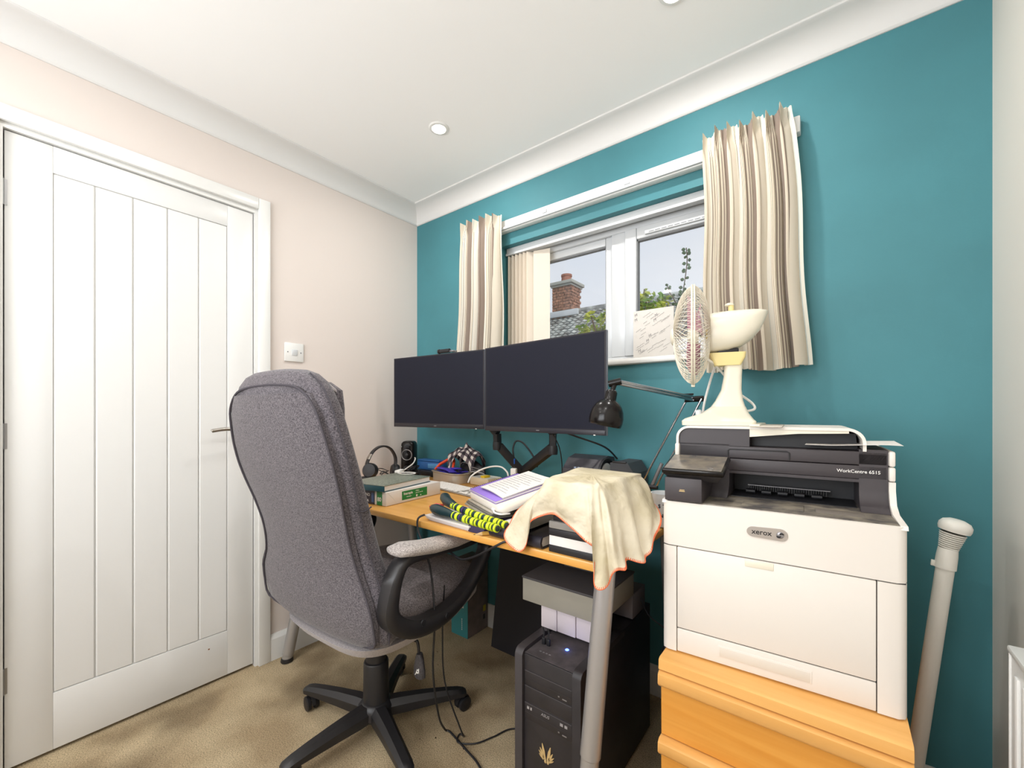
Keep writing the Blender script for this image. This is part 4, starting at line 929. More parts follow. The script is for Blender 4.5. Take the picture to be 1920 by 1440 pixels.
# white charger and cord
wp = thing('plug_adapter', 'white plug adapter at the foot of the black monitor arm', 'adapter', (.895, -.20, BZ), math.radians(20))
MB().box(-.022, .022, -.018, .018, 0, .058, .005).build('plug_body', WHITEC, wp); MB().box(-.012, .014, -.012, .012, .058, .106, .004).build('plug_head', WHITEC, wp)
o = MB().tube([(.70, -.285, .800), (.712, -.275, .83), (.745, -.245, .858), (.785, -.215, .872), (.83, -.205, .872), (.862, -.205, .853), (.868, -.205, .835)], .0036, 8, sm=6).build('charging_lead', WHITEC, origin=(.78, -.23, .84)); tag(o, 'white cord arching from the white plug adapter behind the purple notebook', 'cord')

# ------------------------------------------------------------------ pile in the middle of the desk
# magazines flat on the desk edge
mg = thing('magazine', 'white stapled booklets at the front edge of the desk, under the banded handles', 'magazine', (.955, -.758, BZ), math.radians(-4))
for i, (dx, dy, w_) in enumerate(((0.012, .010, .20), (0.004, .004, .205), (0, 0, .215))):
    MB().box(dx, dx + w_, dy, dy + .17, i * .0062, i * .0062 + .0058, .0015).build('booklet', mat('booklet_paper', (222 - 8 * (2 - i), 216 - 8 * (2 - i), 212 - 6 * (2 - i)), .6), mg)
o = MB().box(1.158, 1.222, -.766, -.60, BZ, BZ + .021, .003, M=None).build('notebook', mat('dark_violet', (58, 50, 84), .6), origin=(1.19, -.7, BZ)); tag(o, 'dark violet notebook corner right of the white booklets', 'notebook')
pz = math.radians(-27)
gy = thing('grey_folder', 'thick stack of grey magazines under the white laptop', 'magazine', (.962, -.578, BZ + .0196), pz)
for i in range(3):
    MB().box(.0 + .006 * i, .236 + .003 * i, .0 + .004 * i, .22, .0078 * i + .0012, .0078 * i + .0086, .003).build('magazine', mat('grey_cover', [(176, 170, 156), (120, 118, 112), (198, 190, 176)][i], .45), gy)
MB().box(.02, .22, .02, .20, 0, .001).build('bottom_sheet', PAPER, gy)
PT = Matrix.Translation((.985, -.573, BZ + .046)) @ Matrix.Rotation(pz, 4, 'Z') @ Matrix.Rotation(math.radians(13), 4, 'X')
def tilted(name, lab, c_):
    o = thing(name, lab, c_); o.matrix_world = PT; o.location = PT.to_translation(); o.rotation_euler = PT.to_euler(); FR[o] = PT; return o
tlt = tilted('support_books', 'black folders propping up the back of the white laptop', 'folder')
MB().loft([[Vector((x, .03, -.004)), Vector((x, .20, -.004)), Vector((x, .20, -.043)), Vector((x, .03, -.008))] for x in (.03, .25)]).build('folder', BLKS, tlt, smooth=False)
lt = tilted('laptop', 'closed white rounded laptop under the purple notebook', 'laptop')
MB().loft([rect(0, .272, 0, .215, 0, .022, 7), rect(-.003, .275, -.003, .218, .006, .024, 7), rect(-.003, .275, -.003, .218, .018, .024, 7), rect(0, .272, 0, .215, .0245, .022, 7)]).build('laptop_shell', mat('laptop_white', (236, 230, 220), .25), lt, angle=50)
MB().box(.220, .240, -.0085, -.001, .004, .014, .003).build('plug', WHITEC, lt)
MB().tube([(.238, -.007, .009), (.262, -.014, .010), (.288, -.006, .008), (.282, .018, .0), (.27, .03, -.006)], .0028, 8, sm=5).build('plug_cord', WHITEC, lt)
nb = tilted('spiral_notebook', 'purple spiral notebook lying on the white laptop', 'notebook')
PUC = mat('purple_cover', (148, 118, 206), .5)
MB().box(.004, .238, .004, .200, .0262, .0268).build('back_cover', PUC, nb)
MB().box(.008, .236, .006, .198, .0268, .0325).build('pages', PAPER, nb)
MB().box(.004, .238, .004, .200, .0325, .0334, .0004).build('front_cover', PUC, nb)
for k in range(26):
    y = .010 + k * .0074
    MB().tube([(.004 + .0055 * math.cos(a), y, .030 + .0055 * math.sin(a)) for a in [2 * PI * j / 8 for j in range(8)]], .0008, 4, loop=True).build('spiral_ring', mat('spiral_violet', (70, 52, 104), .4) if k == 0 else bpy.data.materials['spiral_violet'], nb)
ps = tilted('printed_sheets', 'folded printed white sheets lying on the purple notebook', 'paper')
def psf(z0):
    return lambda u, v_: Vector((.050 + .19 * u, .030 + .195 * v_, z0 + .006 * math.sin(PI * u) * (1 - v_) + .004 * (1 - u) ** 2 + (.010 * max(0, u - .7) * v_)))
MB().grid(psf(.0348), 10, 8, .0006).build('sheet', PAPER, ps); MB().grid(psf(.0372), 10, 8, .0006).build('sheet', PAPER, ps)
INKL = mat('grey_print', (150, 146, 150), .8); q = MB()
for k in range(11):
    v0 = .12 + k * .072
    for a, b_ in ((.10, .50), (.53, .88 - .1 * (k % 3))):
        pa = [psf(.0379)(a + (b_ - a) * j / 4, v0) for j in range(5)]; q.loft([[p, p + Vector((0, .0014, 0)), p + Vector((0, .0014, .0001)), p + Vector((0, 0, .0001))] for p in pa])
q.build('printed_lines', INKL, ps)
# banded handles
NEON = mat('neon_yellow', (204, 222, 40), .5); DGR = mat('dark_green_rubber', (28, 52, 56), .35); VIO = mat('violet_band', (60, 44, 96), .5)
for lab, P_ in (('upper dark green rubber handle wound with neon yellow bands', [(.950, -.668, .829), (.975, -.685, .830), (1.01, -.708, .826), (1.07, -.728, .820), (1.15, -.738, .812), (1.23, -.745, .806), (1.295, -.752, .803)]),
                ('lower dark green rubber handle wound with neon yellow bands', [(.978, -.742, .806), (1.0, -.748, .806), (1.04, -.753, .804), (1.09, -.757, .802), (1.16, -.765, .800), (1.23, -.772, .799), (1.285, -.779, .799)])):
    hn = thing('rubber_handle', lab, 'handle', P_[2], group='pair of banded handles')
    MB().tube(P_, [.012, .0175, .0165, .0115, .0095, .0090, .0085], 16, sm=0).build('handle_core', DGR, hn, world=True)
    cc_ = cat(P_, 12); n0 = 33
    for k in range(n0, len(cc_) - 3, 3):
        MB().tube([cc_[k], cc_[k + 1], cc_[min(k + 2, len(cc_) - 1)]] if k % 2 else [cc_[k], cc_[k + 1]], .0118, 12).build('neon_band', VIO if k in (42,) else NEON, hn, world=True)
o = MB().tube([(.955, -.735, .803), (.965, -.715, .810), (.985, -.70, .806)], .006, 8).build('red_cap', mat('red_plastic', (206, 60, 50), .4), origin=(.965, -.715, .806)); tag(o, 'small red cap poking out at the left end of the dark green handles', 'cap')
pc = thing('pencil', 'short thick wooden pencil poking over the front edge of the desk', 'pencil', (1.215, -.77, BZ + .006))
MB().tube([(1.220, -.772, BZ + .0062), (1.262, -.715, BZ + .0062)], .0058, 6).build('shaft', mat('pencil_wood', (196, 150, 66), .5), pc, world=True)
MB().tube([(1.207, -.789, BZ + .0050), (1.220, -.772, BZ + .0062)], [.001, .0057], 6).build('sharpened_tip', mat('bare_wood', (206, 170, 120), .7), pc, world=True)
MB().tube([(1.204, -.793, BZ + .0048), (1.208, -.788, BZ + .0051)], [.0004, .0013], 6).build('lead', INK, pc, world=True)
# black folder
bf_ = thing('black_folder', 'glossy black ring folder at the desk edge, half under the cream cloth', 'folder', (1.33, -.66, BZ), math.radians(-3))
MB().loft([[Vector((x, -.105 + .012 * (1 - math.cos(a)) * 1.0, .0155 + .0155 * math.sin(a) * -1)) if 0 else Vector((x, -.100 - .010 * math.cos(a), .0158 - .0155 * math.sin(a))) for a in [PI / 2 - PI * j / 10 for j in range(11)]] + [Vector((x, .10, .0313)), Vector((x, .10, .0293)), Vector((x, -.098, .0293)), Vector((x, -.104, .0158)), Vector((x, -.098, .0025)), Vector((x, .10, .0025)), Vector((x, .10, .0003))] for x in (-.085, .098)]).build('cover', mat('folder_black', (44, 42, 50), .3), bf_, angle=40)
MB().box(-.080, .093, -.095, .095, .004, .028).build('pages', PAPER, bf_)
o = MB().grid(lambda u, v_: Vector((1.245 + .12 * u, -.748 + .17 * v_ + .01 * u, .7985 + .003 * math.sin(3 * u) + .004 * u)), 8, 6, .0005).build('loose_sheet', PAPER, origin=(1.3, -.7, .8)); tag(o, 'loose white sheet on top of the glossy black ring folder', 'paper')

# ------------------------------------------------------------------ stack of books and boxes under the cloth
SX0, SX1, SY0, SY1 = 1.442, 1.570, -.766, -.530
def bookx(lab, z0, z1, x0, cover, y0=SY0, pg=True):
    b0 = thing('book', lab, 'book', ((x0 + SX1) / 2, (y0 + SY1) / 2, z0), group='books stacked under the cream cloth')
    t_ = (z1 - z0)
    if pg:
        c1 = MB().box(x0, SX1, y0, SY1, z0, z0 + t_ * .30, .001).build('back_cover', cover, b0, world=True)
        MB().box(x0, SX1, y0, SY1, z1 - t_ * .30, z1, .001).build('front_cover', cover, b0, world=True)
        MB().box(x0 + .001, SX1 - .002, y0 + .0015, SY1 - .002, z0 + t_ * .30, z1 - t_ * .30).build('pages', PAPER, b0, world=True)
    else: MB().box(x0, SX1, y0, SY1, z0, z1, .002).build('case', cover, b0, world=True)
bookx('thick black-covered book at the bottom of the stack under the cream cloth', BZ, .8250, SX0, BLKS)
bookx('grey slab-like case second from the bottom of the stack under the cream cloth', .8256, .8440, SX0, mat('case_grey', (140, 136, 130), .6), pg=False)
bookx('black case third from the bottom of the stack under the cream cloth', .8446, .8580, SX0 + .010, BLKS, SY0 + .004, pg=False)
bookx('dark box at the top of the stack under the cream cloth', .8586, .9380, SX0 + .004, BLK, SY0 + .006, pg=False)
# ------------------------------------------------------------------ draped cloth
TO = [(1.392, -.500), (1.404, -.590), (1.412, -.680), (1.420, -.735), (1.432, -.765), (1.450, -.776), (1.472, -.778), (1.500, -.779), (1.532, -.779), (1.556, -.778), (1.568, -.775), (1.575, -.770), (1.580, -.762), (1.583, -.748), (1.585, -.720), (1.585, -.680), (1.583, -.620), (1.579, -.560), (1.570, -.505)]
HM = [(1.335, -.490, .895), (1.272, -.655, .836), (1.300, -.760, .797), (1.348, -.799, .764), (1.387, -.800, .769), (1.405, -.786, .838), (1.461, -.789, .866), (1.524, -.793, .845), (1.572, -.797, .816), (1.590, -.806, .800), (1.600, -.825, .735), (1.630, -.815, .742), (1.634, -.797, .772), (1.657, -.792, .776), (1.650, -.755, .782), (1.667, -.715, .778), (1.681, -.690, .790), (1.668, -.625, .831), (1.625, -.535, .885)]
TOs = cat([(x, y, .9470 + .002 * math.sin(i * 1.7)) for i, (x, y) in enumerate(TO)], 8); HMs = cat(HM, 8); NV = 26
cm = MB(); uvl = None; rows = []
for i, (a, b_) in enumerate(zip(TOs, HMs)):
    u = i / (len(TOs) - 1); out_ = Vector((b_.x - 1.51, (b_.y + .64) * 1.1, 0)).normalized(); row = []
    L = (b_ - a).length
    for j in range(NV + 1):
        v_ = j / NV; p = a.lerp(b_, v_)
        p += out_ * (.012 * math.sin(PI * min(1, v_ * 1.15)) * (1 if L < .35 else 1))
        wv = math.sin(u * 46 + 2.2 * math.sin(v_ * 2.4)) * .0065 + math.sin(u * 83 + v_ * 3) * .0036
        p += out_ * wv * math.sin(min(1, v_ * 1.6) * PI / 2) * (1.5 if u > .5 else .7)
        p += Vector((0, 0, .0015 * math.sin(u * 60 + v_ * 12)))
        if p.x > SX1 - .0 and p.y > -.70 and p.x < 1.584: p.x = 1.584
        p.x = min(p.x, 1.6835)
        if p.y > -.775 and 1.43 < p.x < 1.58 and p.z < .935 and p.y < -.70: p.y = -.7755
        row.append(p)
    rows.append(row)
vs = [[cm.b.verts.new(p) for p in r_] for r_ in rows]
for i in range(len(vs) - 1):
    for j in range(NV): cm.b.faces.new((vs[i][j], vs[i + 1][j], vs[i + 1][j + 1], vs[i][j + 1]))
# top: rows of rings shrinking to the centre
cen = Vector((1.495, -.63, .9500)); prev = [r_[0] for r_ in vs]
for k in range(1, 7):
    f_ = 1 - k / 7; ring = [cm.b.verts.new(cen + (r_[0] - cen) * f_ + Vector((0, 0, .0022 * math.sin(i * .35 + k) * f_ * .4 + .0))) for i, r_ in enumerate(rows)]
    for i in range(len(ring) - 1): cm.b.faces.new((prev[i], ring[i], ring[i + 1], prev[i + 1]))
    cm.b.faces.new((prev[-1], ring[-1], ring[0], prev[0]))
    prev = ring
cv = cm.b.verts.new(cen); cm.b.faces.new((prev[-1], cv, prev[0]))
for i in range(len(prev) - 1): cm.b.faces.new((prev[i], cv, prev[i + 1]))
cl = thing('cream_cloth', 'cream cotton cloth with orange stitched hem draped over the book stack', 'cloth', (1.51, -.64, .80))
cm.build('cloth_sheet', CLOTH, cl, world=True, angle=180)
hs_ = MB(); hem = [r_[-1] for r_ in rows]; acc = 0
for i in range(len(hem) - 1):
    a, b_ = Vector(hem[i]), Vector(hem[i + 1]); d_ = b_ - a; n = max(1, int(d_.length / .0034)); upv = (rows[i][-3] - rows[i][-1]).normalized()
    for k in range(n):
        p = a + d_ * (k + .5) / n
        hs_.tube([p - upv * .0008, p + upv * .0052 + d_.normalized() * .0016], .0009, 4)
hs_.tube(hem, .0010, 5)
hs_.build('orange_stitching', ORANGE, cl, world=True, kind='stuff')

# ------------------------------------------------------------------ back right of the desk
dy = thing('label_printer', 'black rounded label printer with pale disc on its side, behind the cloth', 'label printer', (1.22, -.115, BZ), math.radians(-4))
MB().loft([[Vector((x, y, z)) for y, z in ((-.075, 0), (-.080, .07), (-.070, .125), (-.030, .165), (.02, .178), (.07, .17), (.085, .12), (.085, 0))] for x in (-.082, -.078, .072, .076)]).build('printer_shell', mat('dusty_black', (58, 56, 62), .45, noise=(40, .12)), dy, angle=30)
MB().lathe([(.001, .004), (.040, .004), (.050, .010), (.058, .010), (.060, 0)], 32, along((.0765, -.005, .112), (1, 0, 0))).build('side_cover', BLKS, dy)
MB().lathe([(.001, .003), (.040, .002), (.040, 0)], 30, along((.081, -.005, .112), (1, 0, 0))).build('label_roll', mat('label_white', (206, 210, 208), .6), dy)
for k in range(3): MB().box(-.03 + k * .016, -.020 + k * .016, -.067, -.062, .128, .134, .001, M=None).build('printed_mark', mat('cool_print', (150, 166, 190), .6) if k == 0 else bpy.data.materials['cool_print'], dy)
sb = thing('black_box_speaker', 'dark grey angular speaker box by the wall behind the cloth', 'speaker', (1.395, -.085, BZ))
MB().loft([[Vector((x, y, z)) for x, z in ((1.335, BZ), (1.335, .925), (1.352, .930), (1.405, .928), (1.430, .890), (1.430, BZ))] for y in (-.165, -.022)]).build('enclosure', mat('speaker_grey', (60, 62, 66), .6), sb, world=True, angle=20)
MB().box(1.345, 1.40, -.168, -.160, .926, .934, .002).build('top_lip', BLKS, sb, world=True)
o = MB().grid(lambda u, v_: Vector((1.500 + .050 * u, -.31 - .02 * v_ + .012 * math.sin(5 * u), .790 + .088 * (1 - .25 * u) * v_)), 8, 8, .0006).build('paper_slip', PAPER, origin=(1.52, -.3, .83)); tag(o, 'white curled paper slip between the cream cloth and the mug', 'paper')
mu = thing('mug', 'white enamel mug with black lettering between the cloth and the printer', 'mug', (1.597, -.345, BZ))
MB().lathe([(.030, 0), (.037, .004), (.038, .1), (.039, .103), (.0365, .103), (.0355, .1), (.034, .006), (.001, .005)], 36, cap=False).build('mug_body', mat('enamel_white', (228, 232, 234), .2), mu)
def curve_text(body, size, R_, z, a0, parent):
    da = size * .82 / R_
    for i, c in enumerate(body):
        a = a0 + i * da
        if c == ' ': continue
        M = Matrix.Translation((R_ * math.cos(a), R_ * math.sin(a), z)) @ Matrix.Rotation(a + PI / 2, 4, 'Z') @ Matrix.Rotation(PI / 2, 4, 'X')
        text(c, size, M, INKB, parent, bold=.0004)
INKB = mat('mug_print', (34, 44, 60), .5)
curve_text('STERLING', .016, .0385, .062, math.radians(-98), mu); curve_text('NORTH', .015, .0385, .034, math.radians(-92), mu)
MB().tube([(.0 + .038 * math.cos(.6), .038 * math.sin(.6), .085), (.062, .034, .082), (.066, .036, .05), (.038, .026, .03)], .004, 8, sm=5).build('mug_handle', bpy.data.materials['enamel_white'], mu)
for nm, lab, pts, r_ in (('video_cable', 'black cable arching above the V of the monitor arm', [(.845, -.13, .90), (.838, -.13, .95), (.85, -.12, .985), (.885, -.11, .975), (.93, -.10, .92), (.95, -.095, .87)], .0042),
                         ('power_cable', 'thin black cable hanging from the right monitor to the desk', [(1.118, -.24, 1.04), (1.128, -.20, .98), (1.118, -.16, .90), (1.12, -.17, .80), (1.122, -.2, BZ + .003)], .0022),
                         ('power_cable', 'black cable curving from the right monitor towards the label printer', [(1.18, -.24, 1.04), (1.22, -.20, 1.02), (1.275, -.14, .992), (1.300, -.10, .968), (1.318, -.06, .93)], .0036)):
    o = MB().tube(pts, r_, 8, sm=6).build(nm, BLKS, origin=pts[2]); tag(o, lab, 'cable')
vp = thing('blue_plug', 'small blue monitor plug hanging in the V of the monitor arm', 'plug', (.845, -.135, .885))
MB().box(-.010, .010, -.008, .008, -.006, .022, .004).build('plug_shell', mat('plug_blue', (28, 90, 190), .4), vp); MB().box(-.007, .007, -.006, .006, -.016, -.006).build('plug_pins', SILV, vp)

# ------------------------------------------------------------------ under the desk
DIMP = mat('dim_print', (150, 146, 146), .6)
pt = thing('computer_tower', 'black computer tower with gold emblem standing under the right end of the desk', 'computer', (1.407, -.45, 0))
PCB = mat('tower_black', (38, 35, 38), .5, noise=(18, .1), bump=(200, .1, .0004)); PCT = mat('tower_dusty_top', (64, 58, 60), .8, noise=(30, .15)); PCG = mat('tower_rail', (58, 54, 56), .5)
MB().box(1.318, 1.502, -.690, -.20, .014, .446, .002).build('case', PCB, pt, world=True)
MB().box(1.330, 1.486, -.719, -.690, .014, .446, .003).build('front_bezel', PCB, pt, world=True)
MB().box(1.331, 1.485, -.717, -.45, .4465, .4485, .001).build('top_panel', PCT, pt, world=True)
for x0, x1 in ((1.304, 1.329), (1.487, 1.512)):
    r1 = [(-.727, .010), (-.727, .440), (-.722, .450), (-.714, .456), (-.690, .458), (-.46, .458), (-.45, .450), (-.45, .44), (-.68, .44), (-.69, .43), (-.69, .010)]
    MB().loft([[Vector((x, y, z)) for y, z in r1] for x in (x0, x1)]).build('side_rail', PCG if x0 < 1.4 else PCB, pt, world=True, angle=40)
for z0, z1, nm in ((.362, .402, 'optical_drive'), (.318, .360, 'bay_cover'), (.268, .313, 'optical_drive')):
    dd = MB().box(1.333, 1.483, -.7205, -.716, z0, z1, .0012).build(nm, PCB, pt, world=True)
    MB().box(1.334, 1.482, -.7212, -.7204, z1 - .0015, z1 - .0005).build('edge_line', EDGE, dd, world=True)
    if nm == 'optical_drive':
        MB().box(1.455, 1.468, -.7215, -.7200, z0 + .006, z0 + .0085).build('eject_button', SILV, dd, world=True); MB().box(1.442, 1.446, -.7215, -.7200, z0 + .008, z0 + .011).build('drive_light', SILV, dd, world=True)
        MB().box(1.336, 1.480, -.7212, -.7204, z0 + .018, z0 + .0185).build('tray_line', PCG, dd, world=True)
FX = lambda x, z: Matrix.Translation((x, -.7212, z)) @ Matrix.Rotation(PI / 2, 4, 'X')
text('ASUS', .0115, FX(1.388, .298), DIMP, pt, world=True, shear=.2)
for x, w_ in ((1.342, .007), (1.353, .005), (1.448, .009), (1.462, .008)): MB().box(x, x + w_, -.7217, -.7203, .299 - .002, .299 + .005).build('drive_print', DIMP, pt, world=True)
lg = MB()
for sgn in (-1, 1):
    bx_, bz = 1.405, .184
    for (x0, z0, x1, z1, w_) in ((.004, .0, .013, .040, .0065), (.008, .004, .020, .026, .0045), (.009, .002, .024, .017, .0035), (.009, -.002, .023, .008, .003)):
        a = Vector((bx_ + sgn * x0, -.7200, bz + z0)); c_ = Vector((bx_ + sgn * x1, -.7200, bz + z1)); dxx = (c_ - a).normalized(); nn = Vector((-dxx.z, 0, dxx.x))
        q_ = [a + nn * w_ * .5, a.lerp(c_, .6) + nn * w_ * .62, c_ + nn * w_ * .15, c_ - nn * w_ * .2, a.lerp(c_, .6) - nn * w_ * .62, a - nn * w_ * .5]
        lg.loft([[p + Vector((0, e, 0)) for p in q_] for e in (0, -.0012)])
    lg.sphere((bx_ + sgn * .004, -.7195, bz - .006), .0038, 2, (1, .3, 1.3))
lg.build('gold_emblem', GPRINT, pt, world=True)
MB().lathe([(.004, 0), (.0055, .0006), (.0045, .0020)], 18, Matrix.Translation((1.421, -.638, .4486))).build('power_light', mat('blue_led', (90, 120, 255), .3, emit=((60, 90, 255), 14.0)), pt, world=True)
ld = bpy.data.lights.new('led_glow', 'POINT'); ld.energy = .012; ld.color = (.15, .25, 1); ld.shadow_soft_size = .004; lo = bpy.data.objects.new('led_glow', ld); COL.objects.link(lo); lo.location = (1.421, -.638, .458)
us = MB()
for k in range(4): us.box(1.362 + k * .010, 1.368 + k * .010, -.690, -.686, .4486, .4490)
us.build('port_marks', SILV, pt, world=True)
for i, dx in enumerate((0, .016)):
    o = thing('usb_plug', ['left black plug standing in the top of the computer tower', 'right black plug standing in the top of the computer tower'][i], 'plug', (1.352 + dx, -.652, .4487), group='black plugs on the computer tower')
    MB().box(-.0055, .0055, -.004, .004, 0, .020, .002).build('plug_shell', BLKS, o)
    MB().tube([(0, 0, .02), (-.002, .004, .034), (-.010, .012, .040), (-.020, .03, .020), (-.024, .05, .008)], .0022, 6, sm=5).build('plug_cord', BLKS, o)
# boxes stacked on the tower
WB = mat('white_carton', (206, 196, 200), .7)
for i, (x0, x1, y0, y1, z0, z1) in enumerate(((1.300, 1.355, -.588, -.49, .4586, .5290), (1.3565, 1.418, -.586, -.49, .4586, .5290), (1.4195, 1.484, -.583, -.49, .4586, .5290))):
    o = MB().box(x0, x1, y0, y1, z0, z1, .0015).build('white_carton', WB, origin=((x0 + x1) / 2, -.5, z0)); tag(o, ['leftmost of three small white cartons on the computer tower', 'middle one of three small white cartons on the computer tower', 'rightmost of three small white cartons on the computer tower'][i], 'carton', 'small white cartons on the computer tower')
gb = thing('grey_carton', 'flat grey lidded box lying across the white cartons under the desk', 'box', (1.37, -.47, .5298))
GB = mat('grey_card', (150, 146, 134), .7); 
MB().box(1.240, 1.504, -.603, -.355, .5298, .5985, .002).build('box_body', GB, gb, world=True); MB().box(1.238, 1.506, -.605, -.353, .5988, .6060, .002).build('box_lid', mat('dark_grey_lid', (72, 70, 72), .7), gb, world=True)
o = MB().box(1.395, 1.502, -.36, -.25, .4500, .5290, .002).build('grey_carton', mat('grey_card2', (110, 104, 106), .7), origin=(1.45, -.3, .45)); tag(o, 'dark grey carton behind the right leg of the desk on the computer tower', 'box')
o = MB().loft([[Vector((x, -.128, .001)), Vector((x, -.020, .715)), Vector((x, -.042, .718)), Vector((x, -.150, .004))] for x in (.722, 1.22)]).build('backing_board', mat('panel_black', (34, 32, 38), .6), origin=(.97, -.08, 0), smooth=False); tag(o, 'large matt black panel leaning against the teal wall under the desk', 'panel')
tb_ = thing('router_box', 'tall narrow carton with teal front standing on the carpet against the wall', 'box', (.528, -.09, 0))
MB().box(.474, .586, -.168, -.018, .001, .372, .001).build('carton', mat('grey_brown_card', (120, 108, 104), .6, noise=(20, .08)), tb_, world=True)
MB().box(.4735, .5865, -.1692, -.1680, .001, .372).build('teal_front', mat('carton_teal', (62, 142, 148), .5), tb_, world=True)
MB().box(.545, .558, -.1700, -.1691, .145, .205).build('white_strip', WPRINT, tb_, world=True)
for k in range(6): MB().box(.545, .549, -.1700, -.1691, .035 + k * .010, .041 + k * .010).build('small_print', WPRINT, tb_, world=True)
MB().box(.5860, .5868, -.055, -.035, .095, .125).build('yellow_mark', mat('mark_yellow', (176, 160, 40), .6), tb_, world=True); MB().box(.5860, .5868, -.055, -.040, .055, .080).build('dark_mark', INK, tb_, world=True)
o = MB().box(1.620, 1.668, -.42, -.06, .001, .700, .003).build('filing_box', mat('slate_box', (48, 48, 58), .6), origin=(1.65, -.25, 0)); tag(o, 'tall dark slab-like case standing between the desk and the drawer cabinet', 'case')
for nm, lab, pts, r_ in (('floor_cable', 'thick dark cable dropping from the desk edge beside the booklets to the carpet', [(.965, -.765, .787), (.955, -.785, .775), (.962, -.788, .735), (1.00, -.79, .68), (1.015, -.78, .60), (1.04, -.79, .48), (1.01, -.77, .30), (.98, -.72, .12), (.945, -.66, .02), (.96, -.645, .005), (1.05, -.665, .005), (1.14, -.69, .005), (1.25, -.76, .005)], .0034),
                         ('floor_cable', 'thin dark cable curling on the carpet towards the computer tower', [(1.02, -.73, .56), (1.00, -.72, .40), (.99, -.70, .22), (1.02, -.66, .06), (1.01, -.63, .006), (.99, -.63, .005), (1.01, -.66, .005), (1.06, -.63, .005), (1.09, -.57, .005), (1.12, -.50, .005), (1.20, -.47, .005), (1.29, -.47, .005)], .0026),
                         ('desk_cable', 'black cable hanging from under the black folder in front of the desk edge', [(1.33, -.762, BZ + .004), (1.31, -.779, .768), (1.27, -.784, .745), (1.19, -.77, .70), (1.12, -.76, .675), (1.05, -.75, .69)], .0032),
                         ('wall_cable', 'dark cable hanging beside the black panel against the teal wall', [(.86, -.03, .73), (.84, -.04, .5), (.80, -.07, .3), (.70, -.06, .2), (.69, -.04, .05), (.69, -.06, .005)], .003),
                         ('printer_cable', 'thin cable sagging between the computer tower and the drawer cabinet', [(1.505, -.30, .50), (1.54, -.32, .46), (1.60, -.33, .43), (1.62, -.44, .42)], .0022)):
    o = MB().tube(pts, r_, 8, sm=6).build(nm, BLKS, origin=pts[3]); tag(o, lab, 'cable')
cp_ = thing('bottle_cap', 'small round white cap lying on the carpet by the thick cable', 'cap', (1.165, -.715, .0005))
MB().lathe([(.011, 0), (.012, .003), (.0115, .010), (.009, .012), (.001, .0125)], 20).build('cap_body', WHITEC, cp_)
st_ = MB().box(-.011, .011, -.17, .17, .0005, .006, .002, M=Matrix.Translation((1.245, -.645, 0)) @ Matrix.Rotation(math.radians(-28), 4, 'Z')).build('floor_strip', mat('worn_strip', (150, 128, 96), .6, noise=(30, .2)), origin=(1.245, -.645, 0)); tag(st_, 'worn brown strip lying on the carpet in front of the computer tower', 'strip')

# ------------------------------------------------------------------ pole and radiator
po = thing('plastic_pole', 'aged off-white plastic pole with vented knob leaning against the teal wall', 'pole', (2.165, -.24, 0))
T_, B_ = Vector((2.240, -.200, .800)), Vector((2.148, -.245, .004)); dd = (T_ - B_).normalized()
J = B_ + (T_ - B_) * .935
MB().tube([B_, J], .0172, 24).build('tube', PVC, po, world=True)
MB().tube([J - dd * .012, J + dd * .020, J + dd * .038], [.0200, .0195, .0180], 24).build('socket', PVC, po, world=True)
MB().box(-.026, -.018, -.004, .004, -.012, .002, .001, M=along(J, dd)).build('socket_tab', PVC, po, world=True)
M = along(J + dd * .036, (dd + Vector((.10, -.05, 0))).normalized())
MB().lathe([(.0165, 0), (.0165, .004), (.0185, .024), (.0225, .042)], 28, M).build('vent_core', mat('vent_grey', (150, 144, 134), .6), po, world=True)
for k in range(8): MB().lathe([(.0165 + k * .00075, .003 + k * .0050), (.0188 + k * .0008, .004 + k * .0050), (.0188 + k * .0008, .0058 + k * .0050), (.0165 + k * .00075, .0068 + k * .0050)], 28, M).build('vent_ring', PVC, po, world=True)
MB().lathe([(.024, .046), (.0285, .047), (.0305, .054), (.0300, .063), (.025, .071), (.014, .076), (.001, .077)], 32, M).build('pole_knob', PVC, po, world=True)
rdt = thing('radiator', 'white panel radiator on the right-hand wall, at the right edge of the picture', 'radiator', (2.31, -1.05, .12))
MB().box(2.262, 2.275, -1.60, -.556, .13, .700, .004).build('front_panel', GLOSSW, rdt, world=True)
for k in range(26): MB().box(2.2575, 2.263, -1.58 + k * .039, -1.562 + k * .039, .16, .675, .003).build('panel_rib', GLOSSW, rdt, world=True)
MB().box(2.320, 2.332, -1.60, -.556, .13, .700, .004).build('rear_panel', GLOSSW, rdt, world=True)
MB().box(2.258, 2.336, -1.604, -.552, .700, .712, .003).build('top_grille', GLOSSW, rdt, world=True)
MB().box(2.260, 2.334, -.556, -.552, .13, .705, .002).build('side_panel', GLOSSW, rdt, world=True)
MB().box(2.332, 2.3505, -.75, -.70, .2, .6, .002).build('wall_bracket', GLOSSW, rdt, world=True); MB().box(2.332, 2.3505, -1.45, -1.40, .2, .6, .002).build('wall_bracket', GLOSSW, rdt, world=True)
sc_ = MB().lathe([(.003, 0), (.003, .002)], 12, along((2.275, -.552, .69), (0, 1, 0))).build('screw', SEAL, rdt, world=True)
MB().tube([(2.30, -.60, .14), (2.30, -.60, -.0)], .0075, 12).build('pipe', GLOSSW, rdt, world=True)

